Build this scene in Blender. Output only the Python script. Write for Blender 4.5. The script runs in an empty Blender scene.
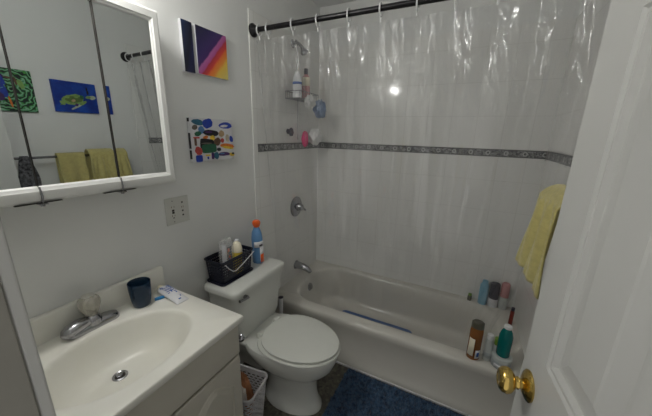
import bpy, bmesh, math, random
from mathutils import Vector, Matrix
random.seed(7)
PI = math.pi
SC = bpy.context.scene
COL = SC.collection

# ------------------------------------------------------------------ camera
CAM = Vector((1.151, -0.689, 1.467)); YAW, PITCH, ROLL, FPX = 0.462, 0.258, 0.025, 282.1
F = Vector((-math.sin(YAW)*math.cos(PITCH), math.cos(YAW)*math.cos(PITCH), -math.sin(PITCH)))
Rr = F.cross(Vector((0, 0, 1))).normalized(); Uu = Rr.cross(F)
R2 = Rr*math.cos(ROLL) + Uu*math.sin(ROLL); U2 = -Rr*math.sin(ROLL) + Uu*math.cos(ROLL)
cd = bpy.data.cameras.new('camera'); cam = bpy.data.objects.new('camera', cd); COL.objects.link(cam)
cam.matrix_world = Matrix(((R2.x, U2.x, -F.x, CAM.x), (R2.y, U2.y, -F.y, CAM.y), (R2.z, U2.z, -F.z, CAM.z), (0, 0, 0, 1)))
cd.sensor_fit = 'HORIZONTAL'; cd.sensor_width = 36; cd.lens = 36*FPX/652; cd.clip_start = 0.01; cd.clip_end = 50
SC.camera = cam
# ------------------------------------------------------------------ world, exposure
w = bpy.data.worlds.new('world'); SC.world = w; w.use_nodes = True
w.node_tree.nodes['Background'].inputs[0].default_value = (1.0, 0.99, 0.96, 1)
w.node_tree.nodes['Background'].inputs[1].default_value = 0.58
SC.view_settings.view_transform = 'Standard'; SC.view_settings.look = 'None'
SC.view_settings.gamma = 1; SC.view_settings.use_curve_mapping = False
SC.view_settings.exposure = 0.08
BULB_STRENGTH = 80.0

# ------------------------------------------------------------------ room constants
W, YB, YF = 1.563, 1.437, -0.612
ZC, YT, ZT = 2.374, 0.745, 0.332
YTILE, ZTILE = 0.636, 2.095

# ------------------------------------------------------------------ materials
def _nodes(name):
    m = bpy.data.materials.new(name); m.use_nodes = True
    return m, m.node_tree, m.node_tree.nodes['Principled BSDF']
def mat(name, col, rough=0.5, metal=0.0, var=0.06, scale=12.0, bump=0.0, bscale=80.0, spec=0.5, trans=0.0, sheen=0.0, ior=1.45, alpha=1.0, col2=None, coat=0.0):
    m, nt, b = _nodes(name)
    n = nt.nodes.new('ShaderNodeTexNoise'); n.inputs['Scale'].default_value = scale; n.inputs['Detail'].default_value = 3
    tc = nt.nodes.new('ShaderNodeTexCoord'); nt.links.new(tc.outputs['Object'], n.inputs['Vector'])
    r = nt.nodes.new('ShaderNodeValToRGB')
    r.color_ramp.elements[0].position = 0.3; r.color_ramp.elements[1].position = 0.7
    c2 = col2 if col2 else tuple(min(1, c*(1+var)) for c in col)
    c1 = col if col2 else tuple(c*(1-var) for c in col)
    r.color_ramp.elements[0].color = (*c1, 1); r.color_ramp.elements[1].color = (*c2, 1)
    nt.links.new(n.outputs['Fac'], r.inputs['Fac']); nt.links.new(r.outputs['Color'], b.inputs['Base Color'])
    b.inputs['Roughness'].default_value = rough; b.inputs['Metallic'].default_value = metal
    b.inputs['Specular IOR Level'].default_value = spec; b.inputs['Transmission Weight'].default_value = trans
    b.inputs['Sheen Weight'].default_value = sheen; b.inputs['IOR'].default_value = ior
    b.inputs['Alpha'].default_value = alpha; b.inputs['Coat Weight'].default_value = coat
    if bump:
        n2 = nt.nodes.new('ShaderNodeTexNoise'); n2.inputs['Scale'].default_value = bscale; n2.inputs['Detail'].default_value = 4
        nt.links.new(tc.outputs['Object'], n2.inputs['Vector'])
        bp = nt.nodes.new('ShaderNodeBump'); bp.inputs['Strength'].default_value = bump; bp.inputs['Distance'].default_value = 0.004
        nt.links.new(n2.outputs['Fac'], bp.inputs['Height']); nt.links.new(bp.outputs['Normal'], b.inputs['Normal'])
    return m
M = {}
M['wall'] = mat('wall_paint', (0.78, 0.785, 0.77), 0.55, var=0.015, scale=3, bump=0.06, bscale=140)
M['ceiling'] = mat('ceiling_paint', (0.78, 0.78, 0.77), 0.8, var=0.02, scale=3)
M['trim'] = mat('white_trim_paint', (0.72, 0.72, 0.73), 0.35, var=0.015, scale=6)
M['doorpaint'] = mat('door_paint', (0.50, 0.50, 0.48), 0.38, var=0.02, scale=4, bump=0.05, bscale=60)
M['jamb'] = mat('jamb_paint', (0.26, 0.25, 0.22), 0.5, var=0.05, scale=20)
M['porcelain'] = mat('porcelain', (0.70, 0.71, 0.67), 0.12, var=0.01, coat=0.3)
M['seat'] = mat('seat_plastic', (0.72, 0.73, 0.68), 0.22, var=0.01)
M['tub'] = mat('tub_enamel', (0.64, 0.62, 0.565), 0.14, var=0.02, scale=5)
M['marble'] = mat('cultured_marble', (0.80, 0.785, 0.71), 0.3, col2=(0.83, 0.82, 0.76), scale=9)
M['vanity'] = mat('vanity_paint', (0.53, 0.505, 0.435), 0.45, var=0.03, scale=8)
M['vanity_dark'] = mat('vanity_shadow_gap', (0.10, 0.09, 0.08), 0.8)
M['chrome'] = mat('chrome', (0.40, 0.40, 0.42), 0.16, 1.0, var=0.03)
M['glintchrome'] = mat('glint_chrome', (0.85, 0.83, 0.78), 0.25, 1.0, var=0.03)  # lighter chrome for the faucet knob button, its bright reflection put into the colour
M['dullchrome'] = mat('dull_chrome', (0.36, 0.36, 0.38), 0.22, 1.0, var=0.05)
M['brass'] = mat('brass', (0.62, 0.44, 0.13), 0.16, 1.0, var=0.12, scale=25)
M['mirror'] = mat('mirror_glass', (0.66, 0.69, 0.685), 0.01, 1.0, var=0.0)
M['cabinet'] = mat('cabinet_white', (0.74, 0.74, 0.72), 0.4, var=0.02)
M['black_metal'] = mat('black_metal', (0.012, 0.011, 0.013), 0.3, 0.3)
M['seam'] = mat('rusty_seam', (0.016, 0.013, 0.011), 0.6, var=0.4, scale=60)
M['white_plastic'] = mat('white_plastic', (0.78, 0.78, 0.78), 0.35, var=0.02)
M['outlet'] = mat('outlet_plastic', (0.62, 0.62, 0.58), 0.4, var=0.02)
M['dark'] = mat('dark_slot', (0.02, 0.015, 0.012), 0.7)
M['brown'] = mat('brown_mark', (0.16, 0.08, 0.04), 0.7)
M['navy'] = mat('navy_plastic', (0.008, 0.010, 0.024), 0.35, var=0.1)
M['greyplastic'] = mat('grey_lattice_plastic', (0.55, 0.54, 0.55), 0.45, var=0.03)
M['towel'] = mat('yellow_terry', (0.54, 0.475, 0.185), 0.95, var=0.10, scale=60, bump=0.9, bscale=260, sheen=0.4)
M['rug'] = mat('blue_shag', (0.010, 0.034, 0.085), 0.95, col2=(0.105, 0.215, 0.38), scale=48, bump=1.0, bscale=180, sheen=0.3)
M['mat_blue'] = mat('blue_bath_mat', (0.05, 0.13, 0.34), 0.5, var=0.1)
M['cupblue'] = mat('blue_tumbler', (0.018, 0.06, 0.13), 0.18, var=0.1, trans=0.55)
M['acrylic'] = mat('clear_acrylic', (0.90, 0.86, 0.76), 0.07, trans=0.72, ior=1.49)
M['clear'] = mat('clear_plastic', (0.8, 0.8, 0.8), 0.15, alpha=0.3)
M['blue'] = mat('blue_plastic', (0.12, 0.27, 0.50), 0.3, var=0.05)
M['toothblue'] = mat('toothbrush_blue', (0.01, 0.20, 0.48), 0.3)
M['orange'] = mat('orange_plastic', (0.85, 0.13, 0.02), 0.35, var=0.05)
M['amber'] = mat('amber_bottle', (0.26, 0.10, 0.03), 0.2, var=0.1)
M['olive'] = mat('olive_cap', (0.09, 0.085, 0.06), 0.35)
M['teal'] = mat('teal_bottle', (0.0, 0.17, 0.16), 0.25, var=0.1)
M['green'] = mat('green_plastic', (0.16, 0.30, 0.03), 0.4)
M['greyjar'] = mat('pale_grey_jar', (0.42, 0.46, 0.47), 0.35)
M['palebottle'] = mat('pale_bottle', (0.55, 0.58, 0.56), 0.3)
M['yellow'] = mat('yellow_label', (0.75, 0.55, 0.05), 0.5)
M['cream'] = mat('cream_cap', (0.80, 0.74, 0.58), 0.4)
M['label'] = mat('white_label', (0.68, 0.68, 0.70), 0.5)
M['ink'] = mat('dark_blue_print', (0.03, 0.10, 0.36), 0.5)
M['pink'] = mat('pink_sponge', (0.72, 0.06, 0.20), 0.8, bump=0.5)
M['puff'] = mat('white_mesh_puff', (0.75, 0.75, 0.74), 0.9, bump=0.8, bscale=120)
M['puffblue'] = mat('blue_mesh_puff', (0.24, 0.32, 0.48), 0.9, bump=0.8, bscale=120)
M['lightblue'] = mat('light_blue_bottle', (0.22, 0.45, 0.60), 0.4)
M['darkbottle'] = mat('dark_bottle', (0.035, 0.03, 0.05), 0.4)
M['rose'] = mat('rose_plastic', (0.55, 0.25, 0.25), 0.5)
M['redbrown'] = mat('red_brown_plastic', (0.20, 0.03, 0.02), 0.4)
M['paper'] = mat('brown_paper', (0.34, 0.15, 0.07), 0.8, var=0.3, scale=20, bump=0.5)
M['bag'] = mat('white_tissue', (0.75, 0.70, 0.66), 0.8, var=0.05, bump=0.6, bscale=40)
M['blackcloth'] = mat('black_pattern_cloth', (0.012, 0.012, 0.015), 0.9, col2=(0.22, 0.22, 0.24), scale=70)

def floor_mat():
    m, nt, b = _nodes('floor_vinyl')
    tc = nt.nodes.new('ShaderNodeTexCoord'); v = nt.nodes.new('ShaderNodeTexVoronoi'); v.inputs['Scale'].default_value = 70
    r = nt.nodes.new('ShaderNodeValToRGB')
    r.color_ramp.elements[0].color = (0.045, 0.045, 0.038, 1); r.color_ramp.elements[1].color = (0.17, 0.155, 0.12, 1)
    nt.links.new(tc.outputs['Object'], v.inputs['Vector']); nt.links.new(v.outputs['Color'], r.inputs['Fac'])
    nt.links.new(r.outputs['Color'], b.inputs['Base Color']); b.inputs['Roughness'].default_value = 0.45
    return m
M['floor'] = floor_mat()
def tile_mat(name, ax):
    """white glazed wall tile, 0.152 x 0.2 m, thin grout; ax = horizontal world axis"""
    m, nt, b = _nodes(name)
    tc = nt.nodes.new('ShaderNodeTexCoord'); sp = nt.nodes.new('ShaderNodeSeparateXYZ'); cb = nt.nodes.new('ShaderNodeCombineXYZ')
    nt.links.new(tc.outputs['Object'], sp.inputs[0])
    a1 = nt.nodes.new('ShaderNodeMath'); a1.operation = 'ADD'; a1.inputs[1].default_value = 10*0.152 - (0.095 if ax == 'X' else YB % 0.152) + 0.0
    a2 = nt.nodes.new('ShaderNodeMath'); a2.operation = 'ADD'; a2.inputs[1].default_value = 2.003
    nt.links.new(sp.outputs[ax], a1.inputs[0]); nt.links.new(sp.outputs['Z'], a2.inputs[0])
    nt.links.new(a1.outputs[0], cb.inputs[0]); nt.links.new(a2.outputs[0], cb.inputs[1])
    br = nt.nodes.new('ShaderNodeTexBrick'); br.offset = 0.0; br.squash = 1.0
    br.inputs['Scale'].default_value = 1.0; br.inputs['Brick Width'].default_value = 0.152; br.inputs['Row Height'].default_value = 0.2
    br.inputs['Mortar Size'].default_value = 0.0016; br.inputs['Mortar Smooth'].default_value = 0.4; br.inputs['Bias'].default_value = 0
    br.inputs['Color1'].default_value = (0.83, 0.825, 0.80, 1); br.inputs['Color2'].default_value = (0.815, 0.81, 0.785, 1)
    br.inputs['Mortar'].default_value = (0.70, 0.69, 0.66, 1)
    nt.links.new(cb.outputs[0], br.inputs['Vector']); nt.links.new(br.outputs['Color'], b.inputs['Base Color'])
    b.inputs['Roughness'].default_value = 0.09
    bp = nt.nodes.new('ShaderNodeBump'); bp.inputs['Strength'].default_value = 0.25; bp.inputs['Distance'].default_value = 0.002; bp.invert = True
    nt.links.new(br.outputs['Fac'], bp.inputs['Height']); nt.links.new(bp.outputs['Normal'], b.inputs['Normal'])
    return m
M['tile_x'] = tile_mat('wall_tile_x', 'X'); M['tile_y'] = tile_mat('wall_tile_y', 'Y')
def border_mat(name, ax):
    """grey listello: ring medallions and scrolls between dark edges"""
    m, nt, b = _nodes(name)
    tc = nt.nodes.new('ShaderNodeTexCoord'); sp = nt.nodes.new('ShaderNodeSeparateXYZ'); cb = nt.nodes.new('ShaderNodeCombineXYZ')
    nt.links.new(tc.outputs['Object'], sp.inputs[0])
    def mth(op, a, v=None, bb=None):
        n = nt.nodes.new('ShaderNodeMath'); n.operation = op
        if hasattr(a, 'links'): nt.links.new(a, n.inputs[0])
        else: n.inputs[0].default_value = a
        if bb is not None: nt.links.new(bb, n.inputs[1])
        elif v is not None: n.inputs[1].default_value = v
        return n.outputs[0]
    u = mth('SUBTRACT', mth('FRACT', mth('DIVIDE', mth('ADD', sp.outputs[ax], 5.0), 0.1)), 0.5)
    u = mth('MULTIPLY', u, 0.1); v = mth('SUBTRACT', sp.outputs['Z'], 1.3735)
    d = mth('SQRT', mth('ADD', mth('MULTIPLY', u, None, u), None, mth('MULTIPLY', v, None, v)))
    ring = mth('LESS_THAN', mth('ABSOLUTE', mth('SUBTRACT', d, 0.0105)), 0.003)
    edge = mth('GREATER_THAN', mth('ABSOLUTE', v), 0.0185)
    cb2 = nt.nodes.new('ShaderNodeCombineXYZ'); nt.links.new(sp.outputs[ax], cb2.inputs[0]); nt.links.new(sp.outputs['Z'], cb2.inputs[1])
    nz = nt.nodes.new('ShaderNodeTexNoise'); nz.inputs['Scale'].default_value = 70; nz.inputs['Distortion'].default_value = 1.5
    nt.links.new(cb2.outputs[0], nz.inputs['Vector'])
    r = nt.nodes.new('ShaderNodeValToRGB'); r.color_ramp.elements[0].position = 0.42; r.color_ramp.elements[1].position = 0.58
    r.color_ramp.elements[0].color = (0.05, 0.05, 0.055, 1); r.color_ramp.elements[1].color = (0.30, 0.30, 0.30, 1)
    nt.links.new(nz.outputs['Fac'], r.inputs['Fac'])
    m1 = nt.nodes.new('ShaderNodeMix'); m1.data_type = 'RGBA'; m1.inputs['B'].default_value = (0.48, 0.48, 0.47, 1)
    nt.links.new(ring, m1.inputs['Factor']); nt.links.new(r.outputs['Color'], m1.inputs['A'])
    m2 = nt.nodes.new('ShaderNodeMix'); m2.data_type = 'RGBA'; m2.inputs['B'].default_value = (0.07, 0.07, 0.075, 1)
    nt.links.new(edge, m2.inputs['Factor']); nt.links.new(m1.outputs['Result'], m2.inputs['A'])
    nt.links.new(m2.outputs['Result'], b.inputs['Base Color']); b.inputs['Roughness'].default_value = 0.3
    return m
M['border_x'] = border_mat('border_tile_x', 'X'); M['border_y'] = border_mat('border_tile_y', 'Y')
def curtain_mat():
    m = bpy.data.materials.new('clear_vinyl'); m.use_nodes = True; nt = m.node_tree; nt.nodes.clear()
    out = nt.nodes.new('ShaderNodeOutputMaterial'); tr = nt.nodes.new('ShaderNodeBsdfTransparent'); gl = nt.nodes.new('ShaderNodeBsdfGlossy')
    df = nt.nodes.new('ShaderNodeBsdfDiffuse'); tl = nt.nodes.new('ShaderNodeBsdfTranslucent'); lw = nt.nodes.new('ShaderNodeLayerWeight')
    tr.inputs[0].default_value = (0.95, 0.95, 0.95, 1); gl.inputs['Roughness'].default_value = 0.10; gl.inputs[0].default_value = (1, 1, 1, 1)
    df.inputs[0].default_value = (0.85, 0.86, 0.87, 1); tl.inputs[0].default_value = (0.85, 0.86, 0.87, 1)
    tc = nt.nodes.new('ShaderNodeTexCoord'); mp = nt.nodes.new('ShaderNodeMapping'); mp.inputs['Scale'].default_value = (22, 8, 9)
    nz = nt.nodes.new('ShaderNodeTexNoise'); nz.inputs['Scale'].default_value = 1.0; nz.inputs['Detail'].default_value = 5; nz.inputs['Distortion'].default_value = 0.6
    nt.links.new(tc.outputs['Object'], mp.inputs[0]); nt.links.new(mp.outputs[0], nz.inputs['Vector'])
    bp = nt.nodes.new('ShaderNodeBump'); bp.inputs['Strength'].default_value = 0.5; bp.inputs['Distance'].default_value = 0.012
    sp = nt.nodes.new('ShaderNodeSeparateXYZ'); nt.links.new(tc.outputs['Object'], sp.inputs[0])
    wr = nt.nodes.new('ShaderNodeMapRange'); wr.inputs[1].default_value = -0.75; wr.inputs[2].default_value = -0.15; wr.inputs[3].default_value = 0.06; wr.inputs[4].default_value = 1.0
    nt.links.new(sp.outputs['Z'], wr.inputs[0]); nt.links.new(wr.outputs[0], bp.inputs['Strength'])
    nt.links.new(nz.outputs['Fac'], bp.inputs['Height'])
    for n in (gl, lw): nt.links.new(bp.outputs['Normal'], n.inputs['Normal'])
    lw.inputs['Blend'].default_value = 0.5
    a1 = nt.nodes.new('ShaderNodeMixShader'); nt.links.new(df.outputs[0], a1.inputs[1]); nt.links.new(tl.outputs[0], a1.inputs[2]); a1.inputs[0].default_value = 0.5
    hz = nt.nodes.new('ShaderNodeMixShader'); hz.inputs[0].default_value = 0.055
    nt.links.new(tr.outputs[0], hz.inputs[1]); nt.links.new(a1.outputs[0], hz.inputs[2])
    pw = nt.nodes.new('ShaderNodeMath'); pw.operation = 'POWER'; pw.inputs[1].default_value = 4.0; nt.links.new(lw.outputs['Facing'], pw.inputs[0])
    mr = nt.nodes.new('ShaderNodeMapRange'); mr.inputs['To Min'].default_value = 0.055; mr.inputs['To Max'].default_value = 0.75
    nt.links.new(pw.outputs[0], mr.inputs['Value'])
    mx = nt.nodes.new('ShaderNodeMixShader'); nt.links.new(mr.outputs[0], mx.inputs[0]); nt.links.new(hz.outputs[0], mx.inputs[1]); nt.links.new(gl.outputs[0], mx.inputs[2])
    nt.links.new(mx.outputs[0], out.inputs[0])
    return m
M['curtain'] = curtain_mat()
def emit(name, col, s):
    m = bpy.data.materials.new(name); m.use_nodes = True; nt = m.node_tree; b = nt.nodes['Principled BSDF']
    b.inputs['Base Color'].default_value = (0.8, 0.8, 0.8, 1); b.inputs['Emission Color'].default_value = (*col, 1); b.inputs['Emission Strength'].default_value = s
    return m
def sunset_mat(name, y0, y1, z0, z1, dark=False):
    """diagonal painted bands on a canvas lying in the YZ plane (object coordinates relative to its centre)"""
    m, nt, b = _nodes(name)
    tc = nt.nodes.new('ShaderNodeTexCoord'); sp = nt.nodes.new('ShaderNodeSeparateXYZ'); nt.links.new(tc.outputs['Object'], sp.inputs[0])
    mu = nt.nodes.new('ShaderNodeMapRange'); mu.inputs[1].default_value = y0; mu.inputs[2].default_value = y1; nt.links.new(sp.outputs['Y'], mu.inputs[0])
    mv = nt.nodes.new('ShaderNodeMapRange'); mv.inputs[1].default_value = z0; mv.inputs[2].default_value = z1; nt.links.new(sp.outputs['Z'], mv.inputs[0])
    s = nt.nodes.new('ShaderNodeMath'); s.operation = 'SUBTRACT'; nt.links.new(mu.outputs[0], s.inputs[0]); nt.links.new(mv.outputs[0], s.inputs[1])
    t = nt.nodes.new('ShaderNodeMapRange'); t.inputs[1].default_value = -1; t.inputs[2].default_value = 1; nt.links.new(s.outputs[0], t.inputs[0])
    nz = nt.nodes.new('ShaderNodeTexNoise'); nz.inputs['Scale'].default_value = 30; nt.links.new(tc.outputs['Object'], nz.inputs['Vector'])
    ad = nt.nodes.new('ShaderNodeMath'); ad.operation = 'MULTIPLY_ADD'; ad.inputs[1].default_value = 0.04; nt.links.new(nz.outputs['Fac'], ad.inputs[0])
    nt.links.new(t.outputs[0], ad.inputs[2])
    r = nt.nodes.new('ShaderNodeValToRGB'); cr = r.color_ramp
    if dark: st = [(0.0, (0.012, 0.03, 0.09)), (0.3, (0.010, 0.016, 0.05)), (0.55, (0.006, 0.007, 0.02)), (0.75, (0.012, 0.014, 0.07)), (1, (0.008, 0.01, 0.03))]
    else: st = [(0.0, (0.012, 0.010, 0.03)), (0.2, (0.018, 0.014, 0.07)), (0.36, (0.04, 0.022, 0.12)), (0.46, (0.05, 0.015, 0.12)), (0.485, (0.45, 0.13, 0.36)), (0.55, (0.42, 0.08, 0.27)), (0.57, (0.42, 0.03, 0.05)), (0.64, (0.62, 0.05, 0.04)), (0.67, (0.75, 0.17, 0.03)), (0.745, (0.78, 0.27, 0.04)), (0.80, (0.78, 0.52, 0.08)), (1, (0.70, 0.62, 0.20))]
    cr.elements[0].position = st[0][0]; cr.elements[0].color = (*st[0][1], 1); cr.elements[1].position = 1; cr.elements[1].color = (*st[-1][1], 1)
    for p, c in st[1:-1]:
        e = cr.elements.new(p); e.color = (*c, 1)
    nt.links.new(ad.outputs[0], r.inputs['Fac']); nt.links.new(r.outputs['Color'], b.inputs['Base Color']); b.inputs['Roughness'].default_value = 0.5
    return m
def swirl_mat():
    m, nt, b = _nodes('green_swirl_paint')
    tc = nt.nodes.new('ShaderNodeTexCoord'); wv = nt.nodes.new('ShaderNodeTexWave'); wv.wave_type = 'RINGS'; wv.inputs['Scale'].default_value = 13
    wv.inputs['Distortion'].default_value = 9; wv.inputs['Detail'].default_value = 1; wv.inputs['Detail Scale'].default_value = 2.2
    nt.links.new(tc.outputs['Object'], wv.inputs['Vector']); r = nt.nodes.new('ShaderNodeValToRGB'); cr = r.color_ramp
    cr.elements[0].color = (0.004, 0.01, 0.012, 1); cr.elements[1].color = (0.26, 0.50, 0.32, 1)
    for p, c in [(0.22, (0.01, 0.03, 0.02)), (0.35, (0.02, 0.16, 0.05)), (0.6, (0.08, 0.34, 0.05)), (0.8, (0.06, 0.26, 0.16))]:
        e = cr.elements.new(p); e.color = (*c, 1)
    nt.links.new(wv.outputs['Fac'], r.inputs['Fac']); nt.links.new(r.outputs['Color'], b.inputs['Base Color']); return m
M['swirl'] = swirl_mat()
M['ultra'] = mat('ultramarine_paint', (0.006, 0.025, 0.24), 0.5, col2=(0.01, 0.07, 0.42), scale=14)
def flat(name, c): 
    if name not in M: M[name] = mat(name, c, 0.5, var=0.18, scale=60)
    return M[name]

# ------------------------------------------------------------------ mesh helpers (world coordinates)
def origin(o):
    v = Vector((0, 0, 0))
    while o is not None: v += o.location; o = o.parent
    return v
def obj(name, bm, m, parent=None, smooth=True, ang=40, loc=None, bevel=0.0, solid=0.0, subsurf=0, mods=()):
    bmesh.ops.recalc_face_normals(bm, faces=bm.faces[:]) if not getattr(bm, '_norec', False) else None
    me = bpy.data.meshes.new(name)
    org = origin(parent) if parent else (Vector(loc) if loc is not None else Vector((0, 0, 0)))
    bmesh.ops.translate(bm, verts=bm.verts[:], vec=-org)
    bm.to_mesh(me); bm.free()
    for mm in (m if isinstance(m, (list, tuple)) else [m]): me.materials.append(mm)
    if smooth:
        me.shade_smooth(); me.set_sharp_from_angle(angle=math.radians(ang))
    o = bpy.data.objects.new(name, me); COL.objects.link(o)
    if parent: o.parent = parent
    elif loc is not None: o.location = loc
    if solid:
        md = o.modifiers.new('solidify', 'SOLIDIFY'); md.thickness = solid; md.offset = 0
    if bevel:
        md = o.modifiers.new('bevel', 'BEVEL'); md.width = bevel; md.segments = 3; md.limit_method = 'ANGLE'; md.angle_limit = math.radians(40)
    if subsurf:
        md = o.modifiers.new('subsurf', 'SUBSURF'); md.levels = subsurf; md.render_levels = subsurf
    return o
def thing(name, label, cat, loc=(0, 0, 0), group=None):
    o = bpy.data.objects.new(name, None); COL.objects.link(o); o.location = loc; o.empty_display_size = 0.05
    return tag(o, label, cat, group)
def tag(o, label, cat, group=None):
    o['label'] = label; o['category'] = cat
    if group: o['group'] = group
    return o
def struct(name, bm, m, parent=None, **k):
    o = obj(name, bm, m, parent, **k)
    if not parent: o['kind'] = 'structure'
    return o
def part(o, label): o['label'] = label; return o
def B(): return bmesh.new()
def box(bm, x0, x1, y0, y1, z0, z1, mi=0):
    vs = [bm.verts.new(p) for p in ((x0, y0, z0), (x1, y0, z0), (x1, y1, z0), (x0, y1, z0), (x0, y0, z1), (x1, y0, z1), (x1, y1, z1), (x0, y1, z1))]
    for f in ((0, 3, 2, 1), (4, 5, 6, 7), (0, 1, 5, 4), (1, 2, 6, 5), (2, 3, 7, 6), (3, 0, 4, 7)):
        fc = bm.faces.new([vs[i] for i in f]); fc.material_index = mi
    return bm
def loft(bm, rings, cap0=True, cap1=True, closed=True, mi=0):
    """rings: lists of equal length of points"""
    R = [[bm.verts.new(p) for p in r] for r in rings]; n = len(R[0])
    for a, b in zip(R, R[1:]):
        for i in range(n if closed else n-1):
            j = (i+1) % n
            f = bm.faces.new((a[i], a[j], b[j], b[i])); f.material_index = mi
    if cap0: bm.faces.new(R[0][::-1]).material_index = mi
    if cap1: bm.faces.new(R[-1]).material_index = mi
    return R
def frame(axis):
    a = Vector(axis).normalized(); t = Vector((0, 0, 1)) if abs(a.z) < 0.9 else Vector((1, 0, 0))
    u = a.cross(t).normalized(); return a, u, a.cross(u)
def lathe(bm, base, axis, prof, n=32, cap0=True, cap1=True, mi=0, sx=1, sy=1):
    """prof: (distance along axis, radius)"""
    a, u, v = frame(axis); base = Vector(base)
    rings = [[base + a*h + u*(math.cos(2*PI*i/n)*r*sx) + v*(math.sin(2*PI*i/n)*r*sy) for i in range(n)] for h, r in prof]
    loft(bm, rings, cap0, cap1, mi=mi); return bm
def tube(bm, pts, r, n=12, cap=True, mi=0):
    pts = [Vector(p) for p in pts]; rings = []; pu = None
    for i, p in enumerate(pts):
        d = (pts[min(i+1, len(pts)-1)] - pts[max(i-1, 0)]).normalized()
        if pu is None: _, u, _ = frame(d)
        else: u = (pu - d*pu.dot(d)).normalized()
        pu = u; v = d.cross(u); rr = r[i] if isinstance(r, (list, tuple)) else r
        rings.append([p + u*math.cos(2*PI*k/n)*rr + v*math.sin(2*PI*k/n)*rr for k in range(n)])
    loft(bm, rings, cap, cap, mi=mi); return bm
def rrect(cx, cy, hx, hy, r, z, k=6):
    """rounded rectangle ring in XY at z, 4*(k+1) points"""
    out = []
    for q, (sx, sy) in enumerate(((1, 1), (-1, 1), (-1, -1), (1, -1))):
        for i in range(k+1):
            t = PI/2*q + PI/2*i/k
            out.append(Vector((cx + sx*(hx-r) + r*math.cos(t), cy + sy*(hy-r) + r*math.sin(t), z)))
    return out
def dense(cx, cy, hx, hy, r, z, n=80):
    """rounded rectangle with n evenly spaced points"""
    base = rrect(cx, cy, hx, hy, r, z, 8); L = []; tot = 0
    for i in range(len(base)):
        d = (base[(i+1) % len(base)] - base[i]).length; L.append((tot, d)); tot += d
    out = []; j = 0
    for i in range(n):
        s = tot*i/n
        while j < len(L)-1 and L[j+1][0] <= s: j += 1
        t = (s - L[j][0])/max(L[j][1], 1e-9); out.append(base[j].lerp(base[(j+1) % len(base)], t))
    return out
def egg(xb, xf, cy, hw, z, n=48, k=0.42, p=1.0):
    xc = xb + k*(xf-xb); out = []
    for i in range(n):
        t = 2*PI*i/n; c, s = math.cos(t), math.sin(t)
        a = (xf-xc) if c > 0 else (xc-xb)
        pc = p if c < 0 else 1.0
        out.append(Vector((xc + a*math.copysign(abs(c)**pc, c), cy + hw*math.copysign(abs(s)**(1.0 if c > 0 else pc), s), z)))
    return out
def blob(bm, c, rx, ry, rz, amp=0.15, seed=0, seg=20, mi=0):
    rnd = random.Random(seed); ph = [rnd.uniform(0, 6) for _ in range(6)]
    rings = []
    for i in range(1, seg):
        t = PI*i/seg; ring = []
        for j in range(seg*2):
            a = PI*j/seg; k = 1 + amp*(math.sin(5*a+ph[0])*math.sin(4*t+ph[1]) + 0.6*math.sin(11*a+ph[2]+3*t)*math.sin(9*t+ph[3]))
            ring.append(Vector((c[0]+rx*k*math.sin(t)*math.cos(a), c[1]+ry*k*math.sin(t)*math.sin(a), c[2]+rz*k*math.cos(t))))
        rings.append(ring)
    loft(bm, rings, mi=mi); return bm

# ------------------------------------------------------------------ structure
struct('floor', box(B(), 0, W, YF-0.12, YB, -0.05, 0), M['floor'], smooth=False)
struct('ceiling', box(B(), -0.1, W+0.1, YF-0.12, YB+0.1, ZC, ZC+0.05), M['ceiling'], smooth=False)
struct('wall_left', box(B(), -0.1, 0, YF-0.12, YB+0.1, -0.05, ZC), M['wall'], smooth=False)
struct('wall_back', box(B(), 0, W, YB, YB+0.1, -0.05, ZC), M['wall'], smooth=False)
struct('wall_right', box(B(), W, W+0.1, YF-0.12, YB+0.1, -0.05, ZC), M['wall'], smooth=False)
bm = B(); box(bm, 0, 0.752, YF-0.12, YF, 0, ZC); box(bm, 1.42, W, YF-0.12, YF, 0, ZC); box(bm, 0.752, 1.42, YF-0.12, YF, 2.07, ZC)
struct('wall_front', bm, M['wall'], smooth=False)
# tile surround
struct('trim_1', box(B(), 0, 0.006, YTILE, YB, ZT-0.02, ZTILE), M['tile_y'], smooth=False, bevel=0.002)
struct('trim_2', box(B(), 0.006, W-0.006, YB-0.006, YB, ZT-0.02, ZTILE), M['tile_x'], smooth=False)
struct('trim_3', box(B(), W-0.006, W, YTILE+0.04, YB, ZT-0.02, ZTILE), M['tile_y'], smooth=False, bevel=0.002)
t1, t2, t3 = (bpy.data.objects[n] for n in ('trim_1', 'trim_2', 'trim_3'))
obj('border_tile', box(B(), 0.006, 0.009, 0.672, YB-0.006, 1.350, 1.397), M['border_y'], t1, smooth=False)
obj('border_tile', box(B(), 0.006, W-0.006, YB-0.009, YB-0.006, 1.350, 1.397), M['border_x'], t2, smooth=False)
obj('border_tile', box(B(), W-0.009, W-0.006, 0.76, YB-0.006, 1.350, 1.397), M['border_y'], t3, smooth=False)
# tub skirt wall return below the tile at both ends is the tub itself; door jamb and casing
bm = B(); box(bm, 0.752, 0.772, YF-0.12, YF, 0, 2.05); box(bm, 1.40, 1.42, YF-0.12, YF, 0, 2.05); box(bm, 0.752, 1.42, YF-0.12, YF, 2.05, 2.07)
struct('trim_4', bm, M['jamb'], smooth=False, bevel=0.002)
bm = B(); box(bm, 0.705, 0.770, YF, YF+0.012, 0, 2.11); box(bm, 1.405, 1.47, YF, YF+0.012, 0, 2.11); box(bm, 0.770, 1.405, YF, YF+0.012, 2.052, 2.11)
struct('trim_5', bm, M['doorpaint'], smooth=False, bevel=0.003)
struct('baseboard_left', box(B(), 0, 0.012, 0.0, YT, 0, 0.09), M['trim'], smooth=False, bevel=0.003)
struct('baseboard_right', box(B(), W-0.012, W, YF, YT, 0, 0.09), M['trim'], smooth=False, bevel=0.003)

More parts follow.
